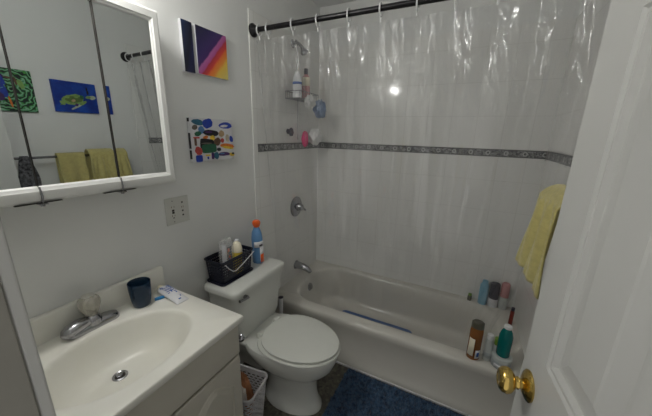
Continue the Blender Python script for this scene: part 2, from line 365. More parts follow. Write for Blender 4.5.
# ------------------------------------------------------------------ door (open, leaning 6.5 degrees off the side wall)
a = math.radians(6.5); E0 = Vector((1.31, -0.055, 0)); D = Vector((math.sin(a), -math.cos(a), 0)); N = Vector((D.y, -D.x, 0))  # N points to camera side
if N.x > 0: N = -N
DW, DH, DT = 0.58, 2.02, 0.035
door = bpy.data.objects.new('door_1', None); COL.objects.link(door); door.location = E0 + D*DW; door['kind'] = 'structure'
def dp(s, n, z): return E0 + D*s + N*n + Vector((0, 0, z))
def dbox(bm, s0, s1, n0, n1, z0, z1):
    vs = [bm.verts.new(dp(s, n, z)) for z in (z0, z1) for n in (n0, n1) for s in (s0, s1)]
    for f in ((0, 1, 3, 2), (4, 6, 7, 5), (0, 4, 5, 1), (2, 3, 7, 6), (0, 2, 6, 4), (1, 5, 7, 3)): bm.faces.new([vs[i] for i in f])
panels = [(s0, s1, z0, z1) for s0, s1 in ((0.09, 0.275), (0.305, 0.49)) for z0, z1 in ((0.25, 0.86), (1.078, 1.632), (1.74, 1.93))]
def leaf_face(bm, n, sgn):
    ss = sorted({0, DW, *[p[0] for p in panels], *[p[1] for p in panels]}); zs = sorted({0.01, DH, *[p[2] for p in panels], *[p[3] for p in panels]})
    for i in range(len(ss)-1):
        for j in range(len(zs)-1):
            sm, zm = (ss[i]+ss[i+1])/2, (zs[j]+zs[j+1])/2
            if any(p[0] < sm < p[1] and p[2] < zm < p[3] for p in panels): continue
            bm.faces.new([bm.verts.new(dp(*q)) for q in ((ss[i], n, zs[j]), (ss[i+1], n, zs[j]), (ss[i+1], n, zs[j+1]), (ss[i], n, zs[j+1]))])
    for s0, s1, z0, z1 in panels:
        rings = []
        for ins, dep in ((0, 0), (0.004, 0.004), (0.010, 0.0035), (0.016, 0.011), (0.022, 0.011), (0.052, 0.004), (0.056, 0.002)):
            rings.append([dp(s, n - sgn*dep, z) for s, z in ((s0+ins, z0+ins), (s1-ins, z0+ins), (s1-ins, z1-ins), (s0+ins, z1-ins))])
        loft(bm, rings, cap0=False)
bm = B(); leaf_face(bm, 0, 1); leaf_face(bm, -DT, -1)
for q in (((0, 0, .01), (0, -DT, .01), (0, -DT, DH), (0, 0, DH)), ((DW, 0, .01), (DW, 0, DH), (DW, -DT, DH), (DW, -DT, .01)), ((0, 0, DH), (0, -DT, DH), (DW, -DT, DH), (DW, 0, DH)), ((0, 0, .01), (DW, 0, .01), (DW, -DT, .01), (0, -DT, .01))):
    bm.faces.new([bm.verts.new(dp(*p)) for p in q])
bmesh.ops.remove_doubles(bm, verts=bm.verts[:], dist=0.0002)
obj('door_leaf', bm, M['doorpaint'], door, smooth=False)
kb = dp(0.050, 0, 0.997)
bm = B(); lathe(bm, kb, N, [(0.0, 0.0295), (0.003, 0.030), (0.006, 0.027), (0.010, 0.019), (0.013, 0.011)], 40)
rose = obj('knob_rose', bm, M['brass'], door)
bm = B(); lathe(bm, kb, N, [(0.010, 0.010), (0.017, 0.0095), (0.019, 0.0125), (0.022, 0.011), (0.025, 0.011), (0.027, 0.017), (0.032, 0.0230), (0.039, 0.0255), (0.047, 0.0235), (0.052, 0.0185), (0.0535, 0.013), (0.052, 0.010), (0.0525, 0.003)], 40)
obj('door_knob', bm, M['brass'], door)
bm = B(); lathe(bm, dp(0.058, -DT, 0.985), -N, [(0, .034), (.006, .03), (.012, .012), (.03, .011), (.04, .022), (.05, .028), (.06, .022), (.062, .005)], 32)
obj('door_knob', bm, M['brass'], door)
bm = B(); dbox(bm, -0.0015, 0.0005, -0.030, -0.005, 0.955, 1.015)
obj('latch_plate', bm, M['brass'], door, smooth=False)
for z in (0.25, 1.0, 1.8):
    bm = B(); lathe(bm, dp(DW+0.004, -0.002, z), (0, 0, 1), [(0, .006), (.09, .006)], 12); obj('hinge', bm, M['brass'], door)

# ------------------------------------------------------------------ bathtub
x0, x1, y0, y1 = 0.002, W-0.002, YT, YB-0.004
cx, cy, hx, hy = (x0+x1)/2, (y0+y1)/2, (x1-x0)/2, (y1-y0)/2
K = 10
tub = thing('bathtub', 'long white enamelled bathtub along the tiled back wall', 'bathtub', (cx, cy, 0))
rings = []
for z, ins, r in ((0.0, 0.0, .01), (0.04, 0.0, .01), (0.05, 0.010, .012), (0.262, 0.010, .012), (0.280, 0.002, .012), (0.310, 0.0, .014), (0.324, 0.003, .016), (0.332, 0.012, .02)):
    rings.append([Vector((cx + (p.x-cx)*(1), p.y, z)) for p in rrect(cx, cy + ins/2, hx - 0.0, hy - ins/2, r, z, K)])
icx, icy = 0.785, 1.105
for z, ihx, ihy, r in ((0.333, 0.678, 0.282, .17), (0.329, 0.668, 0.272, .17), (0.312, 0.658, 0.262, .17), (0.22, 0.630, 0.240, .17), (0.12, 0.600, 0.222, .16), (0.085, 0.580, 0.205, .15), (0.068, 0.545, 0.175, .13), (0.064, 0.48, 0.12, .09)):
    rings.append(rrect(icx, icy, ihx, ihy, r, z, K))
bm = B(); loft(bm, rings, cap0=True, cap1=True)
obj('basin', bm, M['tub'], tub, ang=50)
# overflow plate and drain
bm = B(); lathe(bm, (0.135, 1.09, 0.262), (1, 0, 0.16), [(0, .036), (.006, .036), (.010, .030), (.011, .0)][:3], 28)
part(obj('overflow_plate', bm, M['dullchrome'], tub), 'round chrome overflow plate')
bm = B(); lathe(bm, (0.36, 1.09, 0.064), (0, 0, 1), [(0, .03), (.003, .028)], 24)
obj('drain', bm, M['dullchrome'], tub)
bm = B(); box(bm, 0.10, W-0.02, YT-0.010, YT, 0, 0.012)
part(obj('caulk_strip', bm, M['trim'], tub, bevel=0.003), 'white strip where the tub meets the floor')
# mat in tub
bm = B(); loft(bm, [rrect(0.67, 1.103, 0.28, 0.10, .04, 0.0685), rrect(0.67, 1.103, 0.28, 0.10, .04, 0.076)])
tag(obj('bath_mat', bm, M['mat_blue'], loc=(0.67, 1.103, 0.068), bevel=0.002), 'flat blue rubber mat lying on the bottom inside the bathtub', 'mat')

# ------------------------------------------------------------------ faucet fittings on tiled wall
v = thing('shower_valve', 'round chrome shower valve on the left tiled wall', 'valve', (0.006, 1.09, 0.918))
bm = B(); lathe(bm, (0.006, 1.09, 0.918), (1, 0, 0), [(0, .078), (.004, .078), (.010, .070), (.014, .045), (.020, .030)], 40); obj('escutcheon', bm, M['dullchrome'], v)
bm = B(); lathe(bm, (0.026, 1.09, 0.918), (1, 0, 0), [(0, .030), (.022, .027), (.036, .024), (.040, .016)], 28); obj('knob', bm, M['dullchrome'], v)
bm = B(); tube(bm, [(.050, 1.09, .922), (.056, 1.115, .905), (.058, 1.145, .885)], [.010, .009, .007]); obj('lever', bm, M['dullchrome'], v)
s = thing('tub_spout', 'chrome tub spout below the shower valve', 'spout', (0.006, 1.09, 0.42))
bm = B(); tube(bm, [(.006, 1.09, .430), (.03, 1.09, .430), (.08, 1.09, .426), (.115, 1.09, .415), (.135, 1.09, .400), (.140, 1.09, .392)], [.030, .029, .026, .023, .018, .015], 20); obj('spout_body', bm, M['dullchrome'], s)
bm = B(); lathe(bm, (.006, 1.09, .430), (1, 0, 0), [(0, .036), (.006, .033)], 24); obj('flange', bm, M['dullchrome'], s)
sh = thing('shower_sprayer', 'chrome shower head and arm high on the left tiled wall', 'shower head', (0.006, 1.09, 2.03))
bm = B(); tube(bm, [(.006, 1.06, 2.035), (.03, 1.06, 2.04), (.055, 1.06, 2.03), (.075, 1.06, 2.01)], .010); obj('arm', bm, M['dullchrome'], sh)
bm = B(); lathe(bm, (.075, 1.06, 2.01), (.5, 0, -.86), [(0, .011), (.015, .013), (.032, .024), (.044, .026), (.047, .020)], 24); obj('spray_face', bm, M['dullchrome'], sh)
bm = B(); lathe(bm, (.006, 1.06, 2.035), (1, 0, 0), [(0, .026), (.008, .022)], 24); obj('flange', bm, M['dullchrome'], sh)

# hanging caddy
c = thing('shower_caddy', 'dark wire caddy hanging from the shower head arm, holding bottles', 'caddy', (0.06, 1.05, 1.40))
bm = B(); tube(bm, [(.030, 1.045, 2.045), (.030, 1.06, 2.056), (.030, 1.076, 2.05), (.03, 1.08, 2.02), (.03, 1.08, 1.9), (.030, 1.08, 1.42)], .0035); obj('hanger', bm, M['dullchrome'], c)
for z, dy in ((1.685, 0.125),):
    bm = B(); L = [(.015, 1.08-dy, z), (.125, 1.08-dy, z), (.125, 1.08+dy, z), (.015, 1.08+dy, z), (.015, 1.08-dy, z)]
    tube(bm, L, .003, 8)
    tube(bm, [(p[0], p[1], p[2]+.045) for p in L], .0025, 8)
    for i in range(11):
        yy = 1.08 - dy + 2*dy*i/10; tube(bm, [(.015, yy, z+.045), (.015, yy, z), (.125, yy, z), (.125, yy, z+.045)], .0018, 6)
    obj('wire_shelf', bm, M['dullchrome'], c)
def bottle(name, label, cat, base, prof, bodym, capprof=None, capm=None, n=28, sx=1, sy=1, labelband=None, labelm=None, group=None):
    t = thing(name, label, cat, base, group)
    bm = B(); lathe(bm, base, (0, 0, 1), prof, n, sx=sx, sy=sy); obj('body', bm, bodym, t)
    if capprof:
        bm = B(); lathe(bm, base, (0, 0, 1), capprof, n, sx=sx, sy=sy); obj('cap', bm, capm, t)
    if labelband:
        bm = B(); z0, z1, r = labelband; lathe(bm, base, (0, 0, 1), [(z0, r), (z1, r)], n, False, False, sx=sx, sy=sy); obj('label_band', bm, labelm, t, solid=0.0008)
    return t
bottle('shampoo_bottle', 'tall white tube bottle standing in the shower caddy', 'bottle', (.075, 1.005, 1.688), [(0, .029), (.02, .031), (.12, .029), (.165, .012)], M['label'], [(0.003, .0310), (.02, .0325), (.028, .0322)], M['white_plastic'], labelband=(.085, .100, .0305), labelm=M['ink'])
bottle('conditioner_bottle', 'tan bottle with yellow label and dark cap in the shower caddy', 'bottle', (.075, 1.115, 1.688), [(0, .025), (.01, .027), (.10, .027), (.15, .024), (.165, .012)], M['rose'], [(.165, .014), (.20, .014), (.203, .010)], M['darkbottle'], labelband=(.09, .145, .0275), labelm=M['cream'])
bm = B(); blob(bm, (.150, 1.045, 1.668), .024, .055, .038, .2, 3); tag(obj('washcloth', bm, M['puff'], loc=(.145, 1.055, 1.6)), 'pale crumpled washcloth draped on the left of the caddy shelf', 'cloth')
bm = B(); blob(bm, (.160, 1.165, 1.632), .034, .062, .056, .2, 5); tag(obj('mesh_sponge', bm, M['puffblue'], loc=(.155, 1.175, 1.56)), 'blue grey mesh sponge hanging on the right of the caddy shelf', 'sponge')
bm = B(); blob(bm, (.060, 1.13, 1.425), .024, .026, .055, .08, 6); tag(obj('bath_sponge', bm, M['pink'], loc=(.055, 1.14, 1.37)), 'pink sponge hanging at the bottom end of the caddy', 'sponge')
bm = B(); blob(bm, (.085, 1.235, 1.44), .045, .058, .055, .14, 8); tag(obj('bath_puff', bm, M['puff'], loc=(.085, 1.225, 1.38)), 'round white bath puff beside the pink sponge', 'sponge')
bm = B(); lathe(bm, (.006, .99, 1.475), (1, 0, 0), [(0, .018), (.006, .016), (.012, .01), (.03, .008)], 20); lathe(bm, (.034, .99, 1.445), (0, 0, 1), [(0, .010), (.02, .018), (.045, .014), (.055, .006)], 20)
tag(obj('suction_hook', bm, M['darkbottle'], loc=(.006, .99, 1.475)), 'small dark hook stuck on the tiles left of the caddy', 'hook')

# ------------------------------------------------------------------ curtain rod, rings, curtain
YR, ZR = 0.666, 1.998
rod = thing('curtain_rod', 'black shower curtain rod spanning above the bathtub', 'curtain rod', (0.006, YR, ZR))
bm = B(); tube(bm, [(0.008, YR, ZR), (W-0.008, YR, ZR)], .0125, 20); obj('pole', bm, M['black_metal'], rod)
for xx, d in ((0.006, 1), (W-0.006, -1)):
    bm = B(); lathe(bm, (xx, YR, ZR), (d, 0, 0), [(0, .034), (.006, .034), (.012, .028), (.03, .018), (.034, .016)], 28); obj('end_flange', bm, M['black_metal'], rod)
RX = [.050, .109, .265, .408, .569, .719, .874, 1.02, 1.165, 1.30, 1.42, 1.515]
RN = ['nearest the left wall', 'second from the left wall', 'third from the left wall', 'fourth from the left wall', 'fifth from the left wall', 'sixth from the left wall',
      'seventh from the left wall', 'eighth from the left wall', 'ninth from the left wall', 'third from the right wall', 'second from the right wall', 'nearest the right wall']
ring0 = None
for xx, nm in zip(RX, RN):
    if ring0 is None:
        bm = B(); pts = [(xx, YR + .023*math.sin(t), ZR - .006 + .026*math.cos(t)) for t in [2*PI*i/24 for i in range(25)]]
        tube(bm, pts, .0036, 8, cap=False); tube(bm, [(xx, YR, ZR-.030), (xx, YR+.002, ZR-.052)], .0036, 8)
        o = ring0 = obj('curtain_ring', bm, M['white_plastic'], loc=(xx, YR, ZR))
    else:
        o = ring0.copy(); COL.objects.link(o); o.location = (xx, YR, ZR)
    tag(o, 'white plastic ring on the black shower rod, ' + nm, 'curtain ring', 'shower curtain rings')
def sm(a, b, x): t = max(0, min(1, (x-a)/(b-a))); return t*t*(3-2*t)
NX, NZ = 420, 90
ZTOP, ZBOT = 1.958, 0.222
def phase(x):
    pts = [0.012] + RX + [1.55]
    for i in range(len(pts)-1):
        if x <= pts[i+1]: return i + (x-pts[i])/(pts[i+1]-pts[i])
    return len(pts)-1
bm = B(); G = []
for j in range(NZ+1):
    tz = j/NZ; row = []
    for i in range(NX+1):
        x = 0.014 + (1.535-0.014)*i/NX; p = phase(x)
        sag = 0.012*(0.5-0.5*math.cos(2*PI*p))
        z = (ZTOP - sag*(1-tz)) + (ZBOT-ZTOP)*tz
        amp = 0.015*(1-tz)**1.3 + 0.0025
        y = 0.672 + (2.0-z)*0.106 if z > .34 else 0.848 + (.34-z)*.26
        f = math.cos(2*PI*p)*amp
        f += 0.35*amp*math.sin(2*PI*p*1.6 + 0.8 + 1.1*tz) * sm(0, .15, tz)
        f += 0.0010*math.sin(x*61 + 9*tz + 2)*sm(0.0, .4, tz)
        f += 0.013*sm(1.26, 1.42, x)*math.sin(x*60 + 3*tz)*sm(.3, .9, tz)
        g_ = 1 - sm(.05, .42, tz)
        f += g_*(0.0050*math.sin(x*95+z*23)*math.sin(z*38+x*29) + 0.0030*math.sin(x*170-z*60+2)*math.sin(z*90+x*71))
        f += 0.010*(1-sm(.0, .6, tz))*(abs(math.sin(PI*p+.9))**.6 - .6)
        lim = 1 - 0.6*sm(0.75, .92, tz)
        x2 = x - 0.19*sm(1.05, 1.5, x)*sm(.35, 1, tz)
        row.append(bm.verts.new((x2, y + f*lim, z)))
    G.append(row)
for j in range(NZ):
    for i in range(NX): bm.faces.new((G[j][i], G[j][i+1], G[j+1][i+1], G[j+1][i]))
tag(obj('shower_curtain', bm, M['curtain'], loc=(0.78, YR, ZTOP), ang=180), 'clear transparent vinyl shower curtain hanging from the black rod into the tub', 'shower curtain')

# ------------------------------------------------------------------ toilet
TY = 0.400
to = thing('toilet', 'white porcelain toilet with its lid closed beside the bathtub', 'toilet', (0.40, TY, 0))
rings = [egg(.25, .605, TY, .108, 0), egg(.25, .605, TY, .108, .015), egg(.26, .59, TY, .100, .03), egg(.27, .575, TY, .092, .10), egg(.27, .575, TY, .092, .18), egg(.25, .60, TY, .108, .222), egg(.22, .635, TY, .135, .252),
         egg(.175, .668, TY, .160, .295, p=.85), egg(.16, .685, TY, .174, .345, p=.75), egg(.16, .690, TY, .178, .375, p=.75), egg(.165, .688, TY, .174, .387, p=.75), egg(.18, .67, TY, .157, .389, p=.75)]
bm = B(); loft(bm, rings); obj('bowl', bm, M['porcelain'], to, ang=60)
bm = B(); loft(bm, [rrect(.165, TY, .12, .085, .04, .18), rrect(.165, TY, .125, .10, .04, .28), rrect(.175, TY, .150, .135, .05, .345), rrect(.175, TY, .155, .150, .05, .378), rrect(.175, TY, .150, .145, .05, .386)])
obj('deck', bm, M['porcelain'], to, ang=60)
bm = B(); loft(bm, [rrect(.118, TY+.005, .082, .165, .035, .384), rrect(.118, TY+.005, .090, .180, .035, .42), rrect(.118, TY+.005, .098, .198, .03, .60), rrect(.119, TY+.005, .101, .203, .03, .672)])
tank = obj('tank', bm, M['porcelain'], to, ang=50)
bm = B(); loft(bm, [rrect(.122, TY+.005, .104, .207, .03, .668), rrect(.124, TY+.005, .112, .216, .03, .674), rrect(.124, TY+.005, .113, .217, .03, .696), rrect(.124, TY+.005, .110, .214, .03, .704), rrect(.124, TY+.005, .103, .207, .03, .709)])
obj('tank_lid', bm, M['porcelain'], to, ang=50)
bm = B(); tube(bm, [(.214, .275, .650), (.236, .275, .650)], .011, 14); tube(bm, [(.238, .279, .651), (.242, .250, .654), (.243, .215, .662)], [.0085, .0065, .0075], 12)
part(obj('flush_lever', bm, M['chrome'], to), 'chrome flush lever')
bm = B(); loft(bm, [egg(.265, .692, TY, .178, .390, p=.75), egg(.26, .698, TY, .182, .396, p=.75), egg(.262, .696, TY, .180, .402, p=.75), egg(.28, .68, TY, .165, .404, p=.75)])
obj('seat', bm, M['seat'], to, ang=50)
bm = B(); loft(bm, [egg(.280, .685, TY, .167, .405, p=.85), egg(.274, .691, TY, .172, .411, p=.85), egg(.275, .690, TY, .171, .418, p=.85), egg(.287, .676, TY, .159, .4225, p=.85), egg(.33, .62, TY, .12, .4255, p=.8), egg(.40, .54, TY, .05, .427)])
obj('seat_lid', bm, M['seat'], to, ang=50)
for dy in (-.07, .07):
    bm = B(); loft(bm, [rrect(.268, TY+dy, .016, .020, .007, .386), rrect(.268, TY+dy, .016, .020, .007, .412), rrect(.268, TY+dy, .012, .016, .006, .417)]); obj('hinge', bm, M['seat'], to)
# supply line and brush between tank and tub
b = thing('toilet_brush', 'white brush in a holder on the floor between toilet tank and bathtub', 'toilet brush', (.155, .672, 0))
bm = B(); lathe(bm, (.155, .672, 0), (0, 0, 1), [(0, .048), (.01, .05), (.12, .042), (.13, .040)], 28); obj('holder', bm, M['white_plastic'], b)
bm = B(); tube(bm, [(.155, .672, .10), (.155, .672, .20), (.155, .672, .34), (.155, .672, .405)], [.008, .009, .013, .015], 14); obj('handle', bm, M['white_plastic'], b)
bm = B(); lathe(bm, (.155, .672, .405), (0, 0, 1), [(0, .016), (.003, .017), (.005, .012)], 16); part(obj('handle_cap', bm, M['darkbottle'], b), 'dark end cap')

# ------------------------------------------------------------------ vanity cabinet + counter + basin
va = thing('vanity_cabinet', 'cream painted vanity cabinet with arched raised panel doors', 'cabinet', (.23, -.31, 0))
for ya_, yb_ in ((-.598, -.586), (-.015, -.003)):
    bm = B(); box(bm, .004, .425, ya_, yb_, 0, .772); obj('side_panel', bm, M['vanity'], va, smooth=False, bevel=.001)
bm = B(); box(bm, .004, .425, -.586, -.015, .09, .102); obj('bottom_panel', bm, M['vanity'], va, smooth=False)
bm = B(); box(bm, .38, .39, -.586, -.015, 0, .09); obj('toe_kick', bm, M['vanity'], va, smooth=False)
bm = B(); box(bm, .425, .440, -.598, -.003, .085, .772); obj('face_frame', bm, M['vanity'], va, smooth=False, bevel=.001)
bm = B(); box(bm, .4405, .455, -.590, -.010, .636, .762); obj('false_drawer_front', bm, M['vanity'], va, smooth=False, bevel=.005)
def arch_door(ya, yb, za, zb):
    """raised panel door with a cathedral arch, lying in the plane x = .455"""
    bm = B(); box(bm, .4405, .455, ya, yb, za, zb)
    def outline(ins, n=14):
        l, r, bt, tp = ya+.045+ins, yb-.045-ins, za+.05+ins, zb-.045-ins
        pts = [(l, bt), (r, bt)]
        sh = .055
        for i in range(n+1):
            t = i/n; yy = r + (l-r)*t; k = 0.5-0.5*math.cos(2*PI*t)
            pts.append((yy, tp - sh + sh*(k**0.8)))
        return pts
    rings = [[Vector((x, y, z)) for y, z in outline(ins)] for ins, x in ((0, .4555), (.004, .4500), (.008, .4500), (.022, .4575), (.026, .4580))]
    d = obj('door', bm, M['vanity'], va, smooth=False, bevel=.009)
    rings[0] = [Vector((.4552, p.y, p.z)) for p in rings[0]]
    rings2 = [rings[0], [Vector((.4610, p.y, p.z)) for p in rings[1]], [Vector((.4556, p.y, p.z)) for p in rings[2]], [Vector((.4640, p.y, p.z)) for p in rings[3]], [Vector((.4645, p.y, p.z)) for p in rings[4]]]
    bm = B(); loft(bm, rings2, cap0=False); obj('raised_panel', bm, M['vanity'], d, smooth=False)
    return d
d1 = arch_door(-.290, -.010, .11, .624); d2 = arch_door(-.590, -.296, .11, .624)
for d, yy in ((d1, -.272), (d2, -.314)):
    bm = B(); lathe(bm, (.455, yy, .40), (1, 0, 0), [(0, .007), (.008, .006), (.014, .013), (.022, .014), (.026, .008)], 18); obj('knob', bm, M['brass'], d)
CT = 0.800
ct = thing('vanity_sink', 'cream cultured marble vanity top with an oval basin moulded in', 'sink', (.24, -.30, .763))
bcx, bcy, brx, bry = .262, -.305, .158, .212
X0, X1, Y0, Y1 = .001, .472, YF+.002, 0.0
n = 120; angs = [2*PI*i/n for i in range(n)]
for px, py in ((X0, Y0), (X1, Y0), (X1, Y1), (X0, Y1)):
    t = math.atan2(py-bcy, px-bcx) % (2*PI); k = min(range(n), key=lambda i: abs(angs[i]-t)); angs[k] = t
def rect_ring(ins, z):
    out = []
    for t in angs:
        c_, s_ = math.cos(t), math.sin(t); best = 1e9
        for lim, cc, dd in ((X0, bcx, c_), (X1-ins, bcx, c_), (Y0, bcy, s_), (Y1-ins*.5, bcy, s_)):
            if abs(dd) > 1e-9:
                q = (lim-cc)/dd
                if q > 0: best = min(best, q)
        out.append(Vector((bcx+c_*best, bcy+s_*best, z)))
    return out
def el(k, z, dx=0, dy=0): return [Vector((bcx+dx+brx*k*math.cos(t), bcy+dy+bry*k*math.sin(t), z)) for t in [math.atan2(math.sin(a_)/bry*brx*1.34*1, math.cos(a_)) if 0 else a_ for a_ in angs]]
bm = B()
loft(bm, [rect_ring(.030, .776), rect_ring(.004, .7735), rect_ring(.0, .777), rect_ring(0, .795), rect_ring(.0012, .7988), rect_ring(.004, .8), el(1.06, .8003), el(1.02, .7995), el(.99, .795), el(.965, .785), el(.90, .755, -.004), el(.80, .715, -.010), el(.64, .686, -.020), el(.42, .673, -.035), el(.2, .669, -.048), el(.125, .667, -.055)], cap0=False)
obj('counter', bm, M['marble'], ct, ang=70)
bm = B(); prof = [(.001, .798), (.021, .798), (.020, .88), (.016, .888), (.008, .890), (.001, .890)]
loft(bm, [[Vector((x, y, z)) for x, z in prof] for y in (Y0, -.012, -.001)])
bm2 = bm; obj('backsplash', bm2, M['marble'], ct, ang=50, bevel=.002)
bm = B(); lathe(bm, (bcx-.055, bcy, .6665), (0, 0, 1), [(0, .0225), (.003, .0225), (.005, .019), (.003, .014), (.002, .013)], 32); dr = part(obj('drain', bm, M['dullchrome'], ct), 'chrome drain with dark opening')
bm = B(); lathe(bm, (bcx-.055, bcy, .6690), (0, 0, 1), [(0, .0145), (.001, .0145)], 24); st_ = obj('stopper', bm, M['dark'], dr)
bm = B(); lathe(bm, (bcx-.057, bcy, .6700), (0, 0, 1), [(0, .011), (.004, .0105), (.005, .007)], 24); obj('stopper_cap', bm, M['dullchrome'], dr)
# faucet
fx, fy = .062, -.292
fa = thing('sink_faucet', 'chrome single handle faucet with a clear acrylic knob at the basin', 'faucet', (fx, fy, .8))
bm = B(); loft(bm, [rrect(fx, fy, .026, .079, .0255, .8003), rrect(fx, fy, .026, .079, .0255, .808), rrect(fx, fy, .022, .074, .0215, .818), rrect(fx, fy, .015, .055, .0145, .824)]); obj('base_plate', bm, M['chrome'], fa)
bm = B(); lathe(bm, (fx, fy, .815), (0, 0, 1), [(0, .027), (.014, .026), (.024, .022), (.030, .015), (.040, .014)], 28); obj('post', bm, M['chrome'], fa)
bm = B()
sp = [((fx, fy-.006, .822), .016, .013), ((fx+.003, fy-.028, .826), .019, .015), ((fx+.006, fy-.050, .826), .0215, .0155), ((fx+.009, fy-.072, .822), .0205, .015), ((fx+.011, fy-.084, .819), .015, .012), ((fx+.012, fy-.090, .817), .007, .006)]
rr = []
for (px, py, pz), a_, b_ in sp:
    rr.append([Vector((px + a_*1.15*math.cos(2*PI*i/20)*.97, py + a_*math.cos(2*PI*i/20)*.2, pz + .004 + b_*1.35*math.sin(2*PI*i/20))) for i in range(20)])
loft(bm, rr); obj('spout', bm, M['chrome'], fa)
bm = B()
kn = [(.824, .016), (.832, .020), (.844, .025), (.850, .027), (.860, .0305), (.872, .031), (.884, .028), (.893, .020), (.896, .010)]
loft(bm, [[Vector((fx + (r + .0016*math.cos(9*t))*math.cos(t), fy + (r + .0016*math.cos(9*t))*math.sin(t), z)) for t in [2*PI*i/72 for i in range(72)]] for z, r in [(z+.022, r) for z, r in kn]])
hk = part(obj('knob', bm, M['acrylic'], fa, ang=60), 'clear fluted acrylic knob')
bm = B(); lathe(bm, (fx, fy, .916), (0, 0, 1), [(0, .013), (.001, .019), (.004, .018), (.006, .008)], 24); obj('knob_button', bm, M['glintchrome'], hk)
# tumbler
cxp, cyp = .082, -.138
bm = B(); lathe(bm, (cxp, cyp, .8006), (0, 0, 1), [(0, .026), (.003, .029), (.03, .034), (.07, .0375), (.098, .0385), (.100, .0378), (.098, .0362), (.07, .035), (.03, .031), (.010, .027)], 40)
tag(obj('tumbler', bm, M['cupblue'], loc=(cxp, cyp, .8006)), 'dark blue plastic tumbler standing on the vanity top beside the backsplash', 'cup')
# toothpaste tube
tp = thing('toothpaste_tube', 'white toothpaste tube with blue lettering lying on the vanity top', 'toothpaste', (.13, -.045, .8006))
A, Bq = Vector((.062, -.040, 0)), Vector((.205, -.050, 0)); dd = (Bq-A).normalized(); nn = Vector((-dd.y, dd.x, 0))
rr = []
for t, hw, h in ((0, .024, .012), (.08, .026, .013), (.3, .027, .013), (.6, .026, .010), (.85, .0255, .005), (1.0, .026, .0015)):
    p = A.lerp(Bq, t); rr.append([p + nn*hw*math.cos(2*PI*i/16) + Vector((0, 0, .8008+h + h*math.sin(2*PI*i/16))) for i in range(16)])
bm = B(); loft(bm, rr); obj('tube_body', bm, M['label'], tp)
bm = B(); c0 = A + Vector((0, 0, .8135)); lathe(bm, c0, -dd, [(0, .010), (.004, .0115), (.022, .0105), (.023, .008)], 18); part(obj('cap', bm, M['cream'], tp), 'tan cap')
def tubez(t): return .8012 + 2*(.0132 if t < .35 else .0132 - (t-.35)*.0185)
bm = B()
def mark(t0, t1, q0, q1):
    vs = []
    for t, q in ((t0, q0), (t1, q0), (t1, q1), (t0, q1)):
        p = A.lerp(Bq, t) + nn*q; vs.append(bm.verts.new((p.x, p.y, tubez(t) - .0132*(1-math.sqrt(max(0, 1-(q/.027)**2))) + .0022)))
    bm.faces.new(vs)
for args in ((.08, .105, -.019, .019), (.125, .15, -.019, .019), (.19, .215, -.016, .016), (.19, .30, .011, .016), (.275, .30, -.016, .016), (.33, .355, -.016, .016), (.40, .425, -.016, .016), (.40, .50, -.002, .003), (.475, .50, -.016, .016), (.53, .66, .010, .015), (.585, .61, -.015, .012), (.69, .78, .009, .014), (.725, .745, -.013, .010), (.84, .88, -.006, .004)): mark(*args)
obj('lettering', bm, M['ink'], tp, smooth=False, solid=.0004)
bm = B(); tube(bm, [(.098, -.098, .8055), (.106, -.080, .8055), (.112, -.066, .8055)], [.006, .007, .0055], 12)
tag(obj('toothbrush', bm, M['toothblue'], loc=(.105, -.08, .80)), 'bright blue toothbrush end lying between tumbler and toothpaste', 'toothbrush')

# ------------------------------------------------------------------ toilet paper holder on vanity side
h = thing('toilet_paper_holder', 'chrome paper holder with ball end on the side of the vanity', 'paper holder', (.40, -.003, .64))
bm = B(); lathe(bm, (.405, -.003, .655), (0, 1, 0), [(0, .020), (.006, .020), (.010, .012), (.03, .008)], 24); lathe(bm, (.415, .014, .650), (0, 1, 0), [(0, .008), (.012, .008), (.016, .014), (.024, .017), (.032, .014), (.037, .006)], 24); obj('post', bm, M['chrome'], h)
bm = B(); tube(bm, [(.41, .036, .652), (.27, .036, .652)], .006, 12); obj('bar', bm, M['chrome'], h)
bm = B(); loft(bm, [[Vector((.40+dx, y, .690+dz)) for dx, dz in ((-.010, -.018), (.012, -.018), (.012, .012), (.004, .018), (-.010, .018))] for y in (-.003, .012)]); part(obj('wall_clip', bm, M['white_plastic'], h, bevel=.003), 'white plastic clip above the bar')

# ------------------------------------------------------------------ lattice waste basket
def lattice(bm, levels, cx, cy, n, keep, r, rot=0.0):
    """levels: (z, hx, hy); keep(i, j) tells whether the face stays"""
    R = []
    for z, hx_, hy_ in levels:
        R.append([bm.verts.new(Matrix.Rotation(rot, 3, 'Z') @ (p - Vector((cx, cy, 0))) + Vector((cx, cy, 0))) for p in dense(cx, cy, hx_, hy_, r, z, n)])
    for j in range(len(R)-1):
        for i in range(n):
            if keep(i, j): bm.faces.new((R[j][i], R[j][(i+1) % n], R[j+1][(i+1) % n], R[j+1][i]))
    return R
wb = thing('waste_basket', 'pale grey lattice plastic waste basket between vanity and toilet', 'waste basket', (.275, .115, 0))
WR = math.radians(8)
levels = []; z = .012; j = 0; zs_ = [.012]
while zs_[-1] < .285: zs_.append(zs_[-1] + (.0105 if len(zs_) % 2 == 0 else .0045))
lv = [(z, .100 + .022*z/.3, .062 + .022*z/.3) for z in zs_]
bm = B(); nn_ = 168
def keepw(i, j):
    if j < 2 or j > len(lv)-5: return True
    return (j % 2 == 0) or ((i + 3*(j//2)) % 6 < 2)
R = lattice(bm, lv, .288, .124, nn_, keepw, .028, WR)
bm.faces.new(R[0][::-1])
basket = obj('lattice_body', bm, M['greyplastic'], wb, smooth=False, solid=.0025)
bm = B(); pts = [Matrix.Rotation(WR, 3, 'Z') @ (p - Vector((.288, .124, 0))) + Vector((.288, .124, 0)) for p in rrect(.288, .124, .124, .086, .03, .293, 6)]
